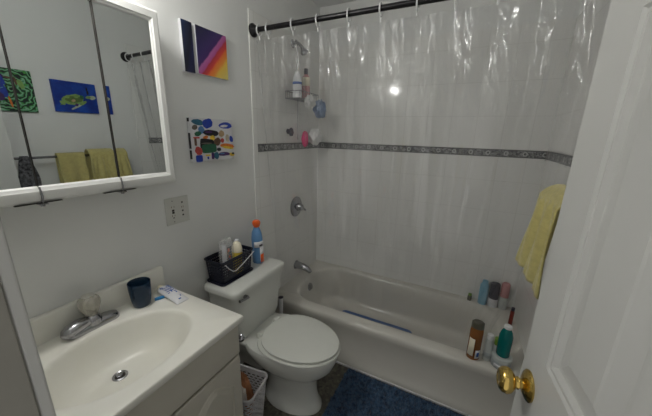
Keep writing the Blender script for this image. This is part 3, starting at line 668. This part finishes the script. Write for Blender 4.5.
tube(bm, pts + [pts[0], pts[1]], .0055, 10, cap=False); obj('rim', bm, M['greyplastic'], wb)
bm = B(); blob(bm, (.305, .130, .195), .064, .042, .14, .10, 21); tag(obj('paper_bag', bm, M['paper'], loc=(.275, .12, .014)), 'crumpled brown paper inside the lattice waste basket', 'paper')
bm = B(); blob(bm, (.350, .082, .262), .024, .022, .055, .18, 22); tag(obj('tissue', bm, M['bag'], loc=(.352, .105, .12)), 'crumpled white tissue on top of the waste basket contents', 'tissue')

# ------------------------------------------------------------------ tank top things
TK = .7095
bs = thing('storage_basket', 'small navy perforated plastic basket on the toilet tank', 'basket', (.078, .328, TK))
bm = B(); nb = 112
zs_ = [TK+.002]; 
while zs_[-1] < TK+.122: zs_.append(zs_[-1] + .0078)
lv2 = [(z, .052 + .06*(z-TK), .104 + .08*(z-TK)) for z in zs_]
R = lattice(bm, lv2, .078, .328, nb, lambda i, j: not (i % 2 == 1 and j % 2 == 1 and 2 < j < len(lv2)-3), .014)
bm.faces.new(R[0][::-1]); obj('basket_body', bm, M['navy'], bs, smooth=False, solid=.002)
bm = B(); pts = rrect(.078, .328, .063, .117, .018, TK+.127, 5); tube(bm, pts + [pts[0], pts[1]], .0045, 8, cap=False); obj('rim', bm, M['navy'], bs)
bm = B(); pts = rrect(.078, .328, .060, .112, .018, TK+.006, 5); tube(bm, pts + [pts[0], pts[1]], .005, 8, cap=False); obj('base_rim', bm, M['navy'], bs)
bm = B(); tube(bm, [(.1435, .232, TK+.115), (.146, .255, TK+.085), (.1465, .280, TK+.062), (.1465, .300, TK+.058), (.146, .36, TK+.078), (.1435, .443, TK+.112)], .0022, 8)
part(obj('handle', bm, M['white_plastic'], bs), 'thin white wire handle folded down')
# contents
pk = thing('cotton_pack', 'clear plastic pack with orange and brown print standing in the navy basket', 'package', (.07, .318, TK+.006))
bm = B(); loft(bm, [rrect(.070, .318, .022, .034, .008, TK+.006), rrect(.068, .318, .024, .038, .009, TK+.12), rrect(.066, .316, .022, .036, .010, TK+.185), rrect(.066, .316, .010, .030, .004, TK+.21)]); obj('wrapper', bm, M['clear'], pk)
bm = B()
for i in range(16): 
    yy = .292 + .052*random.random(); zz = TK+.03+.13*random.random(); box(bm, .082, .086, yy-.004, yy+.005, zz-.007, zz+.010, random.randrange(3))
obj('print', bm, [M['paper'], M['orange'], M['ink']], pk, smooth=False)
bm = B(); lathe(bm, (.075, .296, TK+.02), (0, 0, 1), [(0, .012), (.15, .013), (.165, .012)], 18); obj('inner_tube', bm, M['label'], pk)
bottle('deodorant_stick', 'cream domed deodorant stick with yellow label in the navy basket', 'deodorant', (.088, .372, TK+.006), [(0, .030), (.12, .030)], M['yellow'], [(.1205, .0305), (.145, .0305), (.168, .023), (.178, .008)], M['cream'], sx=.8)
bottle('lotion_bottle', 'small clear bottle with a white cap at the tub end of the navy basket', 'bottle', (.055, .408, TK+.006), [(0, .017), (.11, .017), (.13, .010), (.14, .009)], M['greyjar'], [(.141, .013), (.168, .0125), (.170, .010)], M['white_plastic'], labelband=(.095, .108, .0174), labelm=M['darkbottle'])
af = bottle('air_freshener', 'blue spray bottle with orange cap standing beside the navy basket', 'spray bottle', (.095, .528, TK), [(0, .032), (.006, .0345), (.12, .034), (.150, .036), (.185, .032), (.215, .020), (.225, .015)], M['blue'], None, None, sx=.75)
bm = B(); rr = []
for z, ox, a_, b_ in ((.222, 0, .018, .015), (.232, .002, .024, .016), (.245, .006, .030, .018), (.256, .008, .028, .017), (.263, .006, .018, .012)):
    rr.append([Vector((.095 + ox*.3 + b_*math.sin(t), .528 - ox*.3 + a_*math.cos(t), TK+z + .12*a_*math.cos(t+2.6))) for t in [2*PI*i/24 for i in range(24)]])
loft(bm, rr); part(obj('spray_cap', bm, M['orange'], af), 'orange spray cap')
def wrap(t, base, r, a0, a1, z0, z1, m, sx=1.0, nm='label_patch', off=.0008):
    a_, u, v = frame((0, 0, 1)); bm = B(); n = 12; rr = []
    for z in (z0, z1): rr.append([Vector(base) + Vector((math.cos(x)*(r+off)*sx, math.sin(x)*(r+off), z)) for x in [math.radians(a0 + (a1-a0)*i/n) for i in range(n+1)]])
    loft(bm, rr, False, False, closed=False); return obj(nm, bm, m, t, solid=.0006)
# angles measured from +x; camera looks from about -45 degrees
# body of lathe is scaled along its own u; u = world -y or x depending on frame, so wrap uses the outer radius
wrap(af, (.095, .528, TK), .0345, -80, 40, .105, .14, M['label']); wrap(af, (.095, .528, TK), .0345, -25, 40, .02, .104, M['label']); wrap(af, (.095, .528, TK), .0356, -20, 28, .008, .060, M['orange'])
wrap(af, (.095, .528, TK), .0362, -30, 5, .112, .122, M['darkbottle'])

# ------------------------------------------------------------------ outlets
ol = thing('outlet_plate', 'off white double outlet plate on the wall below the mirror cabinet', 'outlet', (.0, .11, 1.116))
bm = B(); box(bm, 0, .006, .053, .167, 1.055, 1.177); obj('plate', bm, M['outlet'], ol, smooth=False, bevel=.002)
bm = B(); box(bm, .006, .008, .070, .102, 1.083, 1.149); obj('safety_receptacle', bm, M['outlet'], ol, smooth=False, bevel=.001)
for y_, z_, s_ in ((.086, 1.120, .0055), (.086, 1.110, .0055), (.086, 1.086, .003), (.0855, 1.163, .002), (.087, 1.068, .002)):
    bm = B(); box(bm, .0078, .0088, y_-s_, y_+s_, z_-s_*.8, z_+s_*.8); obj('slot', bm, M['dark'], ol, smooth=False)
for y_, z_ in ((.134, 1.149), (.134, 1.110), (.134, 1.090)):
    bm = B(); lathe(bm, (.0058, y_, z_), (1, 0, 0), [(0, .0042), (.001, .0042)], 12); obj('slot', bm, M['dark'], ol, smooth=False)
for y_, z_ in ((.080, 1.136), (.092, 1.136), (.092, 1.096), (.080, 1.096)):
    bm = B(); box(bm, .0079, .0086, y_-.001, y_+.001, z_-.004, z_+.004); obj('slot', bm, M['brown'], ol, smooth=False)
for y_, z_ in ((.130, 1.128), (.138, 1.128)):
    bm = B(); box(bm, .0059, .0066, y_-.001, y_+.001, z_-.004, z_+.004); obj('slot', bm, M['brown'], ol, smooth=False)

# ------------------------------------------------------------------ mirror cabinet
mc = thing('mirror_cabinet', 'white framed medicine cabinet with three mirror doors above the basin', 'mirror cabinet', (0, -.27, 1.26))
CY0, CY1, CZ0, CZ1 = -.590, .050, 1.262, 1.868
bm = B(); box(bm, 0, .078, CY0+.01, CY1-.01, CZ0+.008, CZ1-.008); obj('box', bm, M['cabinet'], mc, smooth=False)
DV = [CY0, -.362, -.155, CY1]
gi = [CY0+.037, -.362, -.155, .014]
for k in range(3):
    a0, a1 = DV[k], DV[k+1]; g0, g1 = gi[k], gi[k+1]; e = .0012
    zi0, zi1 = 1.308, 1.826
    dname = bpy.data.objects.new('mirror_door', None); COL.objects.link(dname); dname.parent = mc
    PR = ((.080, 0), (.099, 0), (.105, .10), (.108, .22), (.108, .70), (.105, .78), (.104, .90), (.0985, 1.0), (.080, 1.0))
    def strip(outer, inner, lo, hi, vert):
        # outer/inner: the strip's edges; lo/hi: ends as (outer end, inner end), mitred where they differ
        w_ = inner - outer; rr = []
        for o_, i_ in (lo, hi):
            ring = []
            for x, q in PR:
                along = o_ + (i_-o_)*q; across = outer + w_*q
                ring.append(Vector((x, across, along)) if vert else Vector((x, along, across)))
            rr.append(ring)
        loft(bm, rr)
    lo = (a0, g0) if k == 0 else (a0+e, a0+e); hi = (a1, g1) if k == 2 else (a1-e, a1-e)
    jobs = [('frame_rail', CZ0, zi0, lo, hi, False), ('frame_rail', CZ1, zi1, lo, hi, False)]
    if k == 0: jobs.append(('frame_stile', a0, g0, (CZ0, zi0), (CZ1, zi1), True))
    if k == 2: jobs.append(('frame_stile', a1, g1, (CZ0, zi0), (CZ1, zi1), True))
    for jn, *ja in jobs:
        bm = B(); strip(*ja); obj(jn, bm, M['cabinet'], dname, ang=30)
    tilt = .027 if k == 2 else 0.0
    bm = B(); xg = .0985; ym_ = (g0+g1)/2
    vs = []
    for x_, in ((.0,), (-.004,)):
        vs.append([Vector((xg + x_ + tilt*(y - ym_), y, z)) for y, z in ((g0+e, zi0), (g1-e, zi0), (g1-e, zi1), (g0+e, zi1))])
    loft(bm, vs); obj('mirror_glass', bm, M['mirror'], dname, smooth=False)
for yy in (-.362, -.155):
    bm = B(); box(bm, .0985, .1035, yy-.0014, yy+.0014, 1.308, 1.826); obj('door_seam', bm, M['seam'], mc, smooth=False)
    bm = B(); box(bm, .080, .1105, yy-.0006, yy+.0006, 1.826, CZ1); obj('frame_gap', bm, M['dullchrome'], mc, smooth=False)
    bm = B(); tube(bm, [(.1095, yy, 1.306), (.1105, yy+.002, 1.280), (.110, yy, 1.262)], .0018, 8); obj('frame_gap', bm, M['dullchrome'], mc, smooth=False)
    bm = B(); box(bm, .080, .112, yy-.008, yy+.010, 1.256, 1.2605); lathe(bm, (.105, yy, 1.2515), (0, 0, 1), [(0, .005), (.006, .005)], 12); part(obj('pivot_clip', bm, M['dullchrome'], mc, smooth=False), 'small metal pivot clip under the frame')
    bm = B(); box(bm, .080, .1085, yy-.055, yy+.045, 1.2608, 1.2618); obj('rust_line', bm, M['seam'], mc, smooth=False)

# vanity light above the cabinet (outside the frame)
LY, LZ = -.29, 2.02
vl = thing('vanity_light', 'frosted glass vanity light above the mirror cabinet', 'lamp', (0, LY, LZ))
bm = B(); lathe(bm, (0.0, LY, LZ), (1, 0, 0), [(0, .055), (.015, .052), (.025, .03), (.142, .02)], 28); obj('wall_plate', bm, M['chrome'], vl)
bm = B(); rr = []
for t, r in ((-.10, .015), (-.095, .028), (-.05, .033), (0, .034), (.05, .033), (.095, .028), (.10, .015)): rr.append([Vector((.175 + r*math.cos(a_), LY+t, LZ + r*math.sin(a_))) for a_ in [2*PI*i/28 for i in range(28)]])
loft(bm, rr); obj('glass_shade', bm, emit('frosted_glow', (0.99, 0.98, 0.94), BULB_STRENGTH), vl)

# ------------------------------------------------------------------ wall art
def canvas(name, label, wall, y0, y1, z0, z1, face, th=.016, side=None):
    """stretched canvas on the left (wall 0) or right (wall 1) side wall"""
    cyy, czz = (y0+y1)/2, (z0+z1)/2; xw = 0.0 if wall == 0 else W; d = 1 if wall == 0 else -1
    t = thing(name, label, 'painting', (xw, cyy, czz))
    bm = B(); box(bm, min(xw, xw+d*th), max(xw, xw+d*th), y0, y1, z0, z1); obj('canvas', bm, side or M['label'], t, smooth=False, bevel=.0015)
    bm = B(); xf = xw + d*th; box(bm, min(xf, xf+d*.0008), max(xf, xf+d*.0008), y0+.001, y1-.001, z0+.001, z1-.001); obj('painted_face', bm, face, t, smooth=False)
    return t, xf + d*.0008, d
def brush(t, xf, d, y0, y1, z0, z1, shapes, nm='brush_marks', flip=False):
    """one mesh of small raised paint patches; u runs along +y"""
    bm = B(); mats = []; hd = 0
    for u, v_, w_, h_, c_, ro, kd in shapes:
        if c_ not in mats: mats.append(c_)
        mi = mats.index(c_); cyy = y0 + (y1-y0)*u; czz = z0 + (z1-z0)*v_; n = 16; rnd = random.Random(int(u*997+v_*331)); hd += 1
        ring = []
        for i in range(n):
            a_ = 2*PI*i/n; r_ = 1 + rnd.uniform(-.10, .10)
            cu, su = math.cos(a_), math.sin(a_)
            if kd: cu = math.copysign(abs(cu)**.4, cu); su = math.copysign(abs(su)**.4, su); r_ = 1
            yy = cu*w_/2*(y1-y0)*r_; zz = su*h_/2*(z1-z0)*r_
            ring.append((cyy + yy*math.cos(ro) - zz*math.sin(ro), czz + yy*math.sin(ro) + zz*math.cos(ro)))
        x0_ = xf; x1_ = xf + d*(.0004 + hd*.00004)
        loft(bm, [[Vector((x, y, z)) for y, z in ring] for x in (x0_, x1_)], mi=mi)
    return obj(nm, bm, [M[m_] for m_ in mats], t, smooth=False)
for nm_, c_ in dict(p_teal=(.03, .14, .22), p_blue=(.015, .05, .38), p_grey=(.14, .12, .10), p_lblue=(.09, .22, .45), p_green=(.02, .12, .06), p_black=(.012, .012, .016), p_purple=(.06, .02, .12), p_tan=(.45, .32, .18), p_beige=(.52, .45, .33), p_red=(.50, .07, .06), p_orange=(.72, .20, .03), p_yellow=(.75, .52, .04), p_brown=(.13, .07, .04), p_white=(.7, .7, .7), p_lime=(.22, .36, .10), p_olive=(.10, .16, .04), p_cream=(.50, .55, .38), p_sky=(.10, .30, .55)).items(): flat(nm_, c_)
canvas('painting', 'narrow dark navy canvas on the wall right of the mirror, left half of a pair', 0, .209, .262, 1.709, 1.910, sunset_mat('navy_bands', -.026, .026, -.1, .1, True))
canvas('painting', 'square canvas of diagonal purple, pink, orange and yellow bands beside the navy strip', 0, .278, .455, 1.713, 1.910, sunset_mat('sunset_bands', -.088, .088, -.098, .098))
y0, y1, z0, z1 = .203, .461, 1.325, 1.522
t, xf, d = canvas('painting', 'white canvas dabbed with many small coloured paint strokes, above the toilet tank', 0, y0, y1, z0, z1, M['label'], th=.018)
P_ = [(105, 105, .22, .11, 'p_teal', -.1, 0), (165, 110, .19, .18, 'p_blue', .2, 0), (282, 118, .27, .13, 'p_blue', .05, 0), (272, 122, .16, .05, 'p_white', .1, 0), (85, 138, .10, .09, 'p_grey', .3, 0), (123, 153, .12, .14, 'p_lblue', -.6, 0), (100, 178, .12, .09, 'p_green', .2, 0),
      (182, 172, .30, .12, 'p_black', -.03, 0), (165, 166, .14, .04, 'p_purple', 0, 0), (250, 175, .11, .13, 'p_tan', .2, 0), (290, 207, .08, .15, 'p_beige', 0, 0), (318, 212, .08, .13, 'p_blue', .3, 0), (90, 203, .11, .03, 'p_red', 0, 1), (83, 230, .04, .14, 'p_brown', 0, 1), (145, 200, .10, .06, 'p_orange', .2, 0),
      (188, 205, .10, .10, 'p_yellow', 0, 0), (217, 231, .15, .15, 'p_brown', .6, 0), (253, 222, .07, .09, 'p_red', 0, 0), (152, 245, .26, .20, 'p_black', -.1, 1), (163, 275, .28, .17, 'p_green', .05, 1), (150, 240, .2, .03, 'p_grey', .0, 0), (284, 262, .32, .10, 'p_orange', -.1, 0), (290, 274, .25, .05, 'p_yellow', -.15, 0),
      (97, 288, .14, .15, 'p_red', -.5, 0), (226, 284, .09, .07, 'p_black', 0, 0), (97, 338, .12, .13, 'p_blue', 0, 1), (151, 320, .09, .03, 'p_yellow', 0, 1), (151, 338, .03, .05, 'p_blue', 0, 1), (182, 326, .05, .13, 'p_purple', 0, 1), (207, 326, .10, .14, 'p_teal', .1, 0), (262, 318, .24, .08, 'p_purple', .0, 0), (245, 314, .1, .03, 'p_lblue', 0, 0), (317, 325, .11, .07, 'p_yellow', -.1, 0), (325, 318, .06, .04, 'p_black', 0, 0)]
brush(t, xf, d, y0, y1, z0, z1, [((x-58)/275, 1-(y-78)/280, w_*1.22, h_*1.25, c_, ro, kd) for x, y, w_, h_, c_, ro, kd in P_])
for zc_, hh in ((1.512, .008), (1.42, .035), (1.358, .02)):
    bm = B(); box(bm, .004, .018, y0-.0006, y0, zc_-hh, zc_+hh); obj('edge_mark', bm, M['p_black'], t, smooth=False)
# right wall: turtle on blue, green swirls with a blue bird
y0, y1, z0, z1 = .268, .518, 1.567, 1.768
t, xf, d = canvas('painting', 'blue canvas with a swimming green turtle, seen in the mirror', 1, y0, y1, z0, z1, M['ultra'], side=M['ultra'])
T_ = [(210, 200, .40, .27, 'p_lime', .2, 0), (215, 197, .31, .17, 'p_olive', .12, 0), (180, 185, .07, .08, 'p_lime', .3, 0), (230, 180, .09, .08, 'p_lime', .3, 0), (262, 180, .07, .10, 'p_green', .3, 0), (210, 205, .08, .07, 'p_tan', .3, 0), (325, 178, .14, .10, 'p_cream', .1, 0), (300, 178, .1, .07, 'p_lime', .2, 0),
      (232, 235, .30, .05, 'p_cream', .55, 0), (265, 215, .16, .07, 'p_lime', .6, 0), (148, 222, .10, .08, 'p_lime', -.6, 0), (140, 232, .05, .03, 'p_olive', 0, 0), (301, 150, .04, .12, 'p_black', 0, 0), (298, 130, .03, .10, 'p_black', 0, 0), (225, 228, .06, .07, 'p_purple', 0, 0)]
brush(t, xf, d, y0, y1, z0, z1, [(.5+((x-75)/310-.5)*1.25, .5+(.5-(y-75)/220)*1.25, w_*1.3, h_*1.3, c_, ro, kd) for x, y, w_, h_, c_, ro, kd in T_], 'turtle_figure')
y0, y1, z0, z1 = -.025, .178, 1.552, 1.795
t, xf, d = canvas('painting', 'green swirling canvas with a dark blue bird, seen at the left of the mirror', 1, y0, y1, z0, z1, M['swirl'], side=M['p_green'])
G_ = [(.26, .50, .26, .42, 'p_blue', .35, 0), (.27, .82, .24, .12, 'p_purple', -.3, 0), (.33, .72, .10, .25, 'p_blue', .3, 0), (.50, .78, .22, .05, 'p_brown', -.2, 0), (.62, .72, .06, .20, 'p_brown', .1, 0), (.20, .34, .22, .22, 'p_purple', .5, 0), (.42, .22, .05, .26, 'p_orange', .15, 0), (.72, .66, .14, .22, 'p_lime', .3, 0), (.26, .52, .16, .02, 'p_sky', .4, 0)]
brush(t, xf, d, y0, y1, z0, z1, G_, 'bird_figure')

# ------------------------------------------------------------------ towel bar, towels on the right wall
BX, BZ = 1.462, 1.278
tb = thing('towel_bar', 'chrome towel bar on the wall behind the open door', 'towel bar', (W, .26, BZ))
bm = B(); tube(bm, [(BX, -.06, BZ), (BX, .525, BZ)], .008, 14); obj('rail', bm, M['chrome'], tb)
for yy in (-.05, .522):
    bm = B(); tube(bm, [(W, yy, BZ+.012), (W-.05, yy, BZ+.014), (BX+.002, yy, BZ+.002)], [.016, .010, .012], 16); lathe(bm, (W, yy, BZ+.012), (-1, 0, 0), [(0, .028), (.008, .026), (.014, .015)], 24); obj('bracket', bm, M['chrome'], tb)
def towel(name, label, ya, yb, zf, zb_, bulge=.0, seed=1, taper=0.0, drop=0.0):
    """cloth folded over the bar, front hanging to zf and back to zb_"""
    rnd = random.Random(seed); NY = 40; prof = []
    for i in range(26): prof.append((-1, zf + (BZ+.006-zf)*i/25))
    for i in range(1, 9):
        a_ = PI*i/9; prof.append((-math.cos(a_), BZ+.006 + .015*math.sin(a_)))
    for i in range(20): prof.append((1, BZ+.006 + (zb_-BZ-.006)*i/19))
    bm = B(); R = []
    for k, (s_, z_) in enumerate(prof):
        row = []
        for i in range(NY+1):
            z = z_
            u = i/NY; down = max(0, (BZ-z))/.3
            wf = .013 + .010*down
            x = BX + s_*wf
            if bulge > .03 and z > BZ-.005:
                q = max(0.0, min(1.0, (s_+1)/2)); x = BX + .020*q - (.078*(.6+.4*u))*(1-q) ; 
            elif s_ < 0 and bulge > .03:
                x = BX - .013 - .065*(.6+.4*u) - .020*min(1, down*1.2)*u + .009*math.sin(u*15+z*9)*min(1, .3+down*2) + .004*math.sin(u*31+z*4)
            elif s_ < 0:
                x -= bulge*(math.sin(min(1, down*1.6)*PI*.5))*(.45+.55*u) + .007*math.sin(u*12+seed+z*6)*min(1, down*3)
                x -= bulge*.55*math.exp(-((z-BZ+.03)/.05)**2)*u
            else: x += .004*math.sin(u*7+seed)
            cy_ = (ya+yb)/2; half = (yb-ya)/2*(1 - taper*(1 if z > BZ-.03 else max(0, 1-down*2)))
            y = cy_ + (u*2-1)*half
            if bulge > .03 and z > BZ-.005: z = z + .022*math.sin(PI*max(0.0, min(1.0, (s_+1)/2)))
            zz = z - (drop*(1-u)*down if s_ < 0 else 0) + .004*math.sin(u*14+seed)*(down > .5)
            row.append(bm.verts.new((x, y, zz)))
        R.append(row)
    for a_, b_ in zip(R, R[1:]):
        for i in range(NY): bm.faces.new((a_[i], a_[i+1], b_[i+1], b_[i]))
    return tag(obj(name, bm, M['towel'], loc=(BX, (ya+yb)/2, BZ), ang=180, solid=.006), label, 'towel', 'yellow towels on the towel bar')
towel('hand_towel', 'yellow towel hanging flat on the near half of the bar, seen in the mirror', .185, .335, 1.085, 1.10, .006, 2)
towel('hand_towel', 'bunched yellow towel at the tub end of the bar, beside the door edge', .340, .505, 1.03, 1.10, .062, 5, .12, .07)
bm = B(); rr = []
for k in range(18):
    t_ = k/17; z = BZ + .012 - .26*t_; r_ = .018 + .035*math.sin(min(1, t_*1.3)*PI/2)
    rr.append([Vector((BX - .006 + (.024 + .012*t_)*math.cos(a_), .030 + r_*math.sin(a_)*(1+.1*math.sin(3*a_+k*.4)), z)) for a_ in [2*PI*i/20 for i in range(20)]])
loft(bm, rr); tag(obj('patterned_bag', bm, M['blackcloth'], loc=(BX, .03, BZ)), 'black cloth bag with pale pattern hanging on the towel bar, seen in the mirror', 'bag')

# ------------------------------------------------------------------ bottles on the front rim of the tub
ZR_ = .3335
ab = bottle('shampoo_bottle', 'amber brown bottle with dark cap, leftmost on the front rim of the tub', 'bottle', (1.306, .792, ZR_), [(0, .027), (.006, .031), (.165, .031), (.185, .029)], M['amber'], [(.1855, .030), (.215, .029), (.219, .024)], M['olive'], sx=.8)
wrap(ab, (1.306, .792, ZR_), .031, -78, -30, .020, .068, M['label']); wrap(ab, (1.306, .792, ZR_), .031, -150, -95, .03, .13, M['cream'])
wrap(ab, (1.306, .792, ZR_), .0316, -66, -42, .030, .056, M['ink'], off=.0012)
bottle('squeeze_tube', 'slim pale tube with white cap between amber and teal bottles', 'tube', (1.372, .815, ZR_), [(0, .018), (.004, .020), (.10, .020), (.125, .016)], M['palebottle'], [(.126, .015), (.15, .0145), (.152, .012)], M['white_plastic'], labelband=(.02, .05, .0204), labelm=M['greyjar'])
bottle('green_tube', 'green squeeze tube behind the pale tube on the tub rim', 'tube', (1.410, .824, ZR_), [(0, .017), (.10, .016), (.12, .012)], M['palebottle'], [(.10, .0165), (.135, .016), (.138, .012)], M['green'])
j_ = bottle('cream_jar', 'pale grey round jar under the teal bottle on the tub rim', 'jar', (1.435, .800, ZR_), [(0, .042), (.004, .045), (.042, .045)], M['greyjar'], [(.0425, .0465), (.060, .0465), (.0632, .043)], M['palebottle'])
wrap(j_, (1.435, .800, ZR_), .045, -140, 0, .010, .028, M['label'])
tb_ = bottle('lotion_bottle', 'teal bottle with white cap standing on the grey jar', 'bottle', (1.435, .802, ZR_+.0638), [(0, .026), (.006, .0305), (.112, .0305), (.138, .024), (.152, .016), (.156, .014)], M['teal'], [(.157, .0175), (.171, .017), (.173, .014)], M['white_plastic'])

# things on the back rim, right corner
ZQ = .3335
bottle('travel_bottle', 'tiny green bottle on the back rim of the tub', 'bottle', (1.285, 1.395, ZQ), [(0, .014), (.03, .014), (.036, .010)], M['olive'], [(.0365, .012), (.05, .011)], M['green'])
bottle('body_wash', 'light blue bottle behind the curtain in the back right corner', 'bottle', (1.365, 1.394, ZQ), [(0, .026), (.004, .028), (.14, .028), (.155, .020)], M['lightblue'], [(.155, .019), (.175, .018)], M['lightblue'])
bottle('shampoo_bottle', 'dark bottle with pale base behind the curtain, right of the light blue one', 'bottle', (1.427, 1.394, ZQ), [(0, .027), (.004, .030), (.165, .030), (.17, .028)], M['darkbottle'], [(.0, .0305), (.06, .0307), (.061, .030)], M['label'])
bottle('conditioner_bottle', 'rose topped bottle in the back right corner of the tub rim', 'bottle', (1.487, 1.392, ZQ), [(0, .025), (.085, .026), (.09, .02)], M['palebottle'], [(.09, .026), (.18, .025), (.19, .018)], M['rose'])
bottle('slim_bottle', 'dark red narrow bottle on the right end rim of the tub', 'bottle', (1.515, 1.20, ZQ), [(0, .011), (.10, .011), (.105, .008)], M['redbrown'], [(.105, .010), (.125, .010)], M['darkbottle'])

# ------------------------------------------------------------------ shag bath rug: base plus tufts
rg = thing('bath_rug', 'blue shaggy bath rug on the floor in front of the bathtub', 'rug', (1.05, .47, 0))
rx0, rx1, ry0, ry1 = .635, 1.42, .20, .722
bm = B(); loft(bm, [rrect((rx0+rx1)/2, (ry0+ry1)/2, (rx1-rx0)/2, (ry1-ry0)/2, .02, .0005), rrect((rx0+rx1)/2, (ry0+ry1)/2, (rx1-rx0)/2, (ry1-ry0)/2, .02, .008)]); obj('backing', bm, M['rug'], rg)
bm = B(); rnd = random.Random(11)
for i in range(14000):
    x = rnd.uniform(rx0+.003, rx1-.003); y = rnd.uniform(ry0+.003, ry1-.003); h_ = rnd.uniform(.014, .030); a_ = rnd.uniform(0, PI); lx, ly = rnd.uniform(-.010, .010), rnd.uniform(-.010, .010); w_ = .0045
    dx, dy = math.cos(a_)*w_, math.sin(a_)*w_
    p = [bm.verts.new(q) for q in ((x-dx, y-dy, .007), (x+dx, y+dy, .007), (x+dy, y-dx, .007), (x+lx, y+ly, h_))]
    bm.faces.new((p[0], p[1], p[3])); bm.faces.new((p[1], p[2], p[3])); bm.faces.new((p[2], p[0], p[3]))
pile = obj('pile', bm, M['rug'], rg, smooth=False); pile['kind'] = 'stuff'

# ------------------------------------------------------------------ render settings, caustics off
SC.cycles.caustics_reflective = False; SC.cycles.caustics_refractive = False
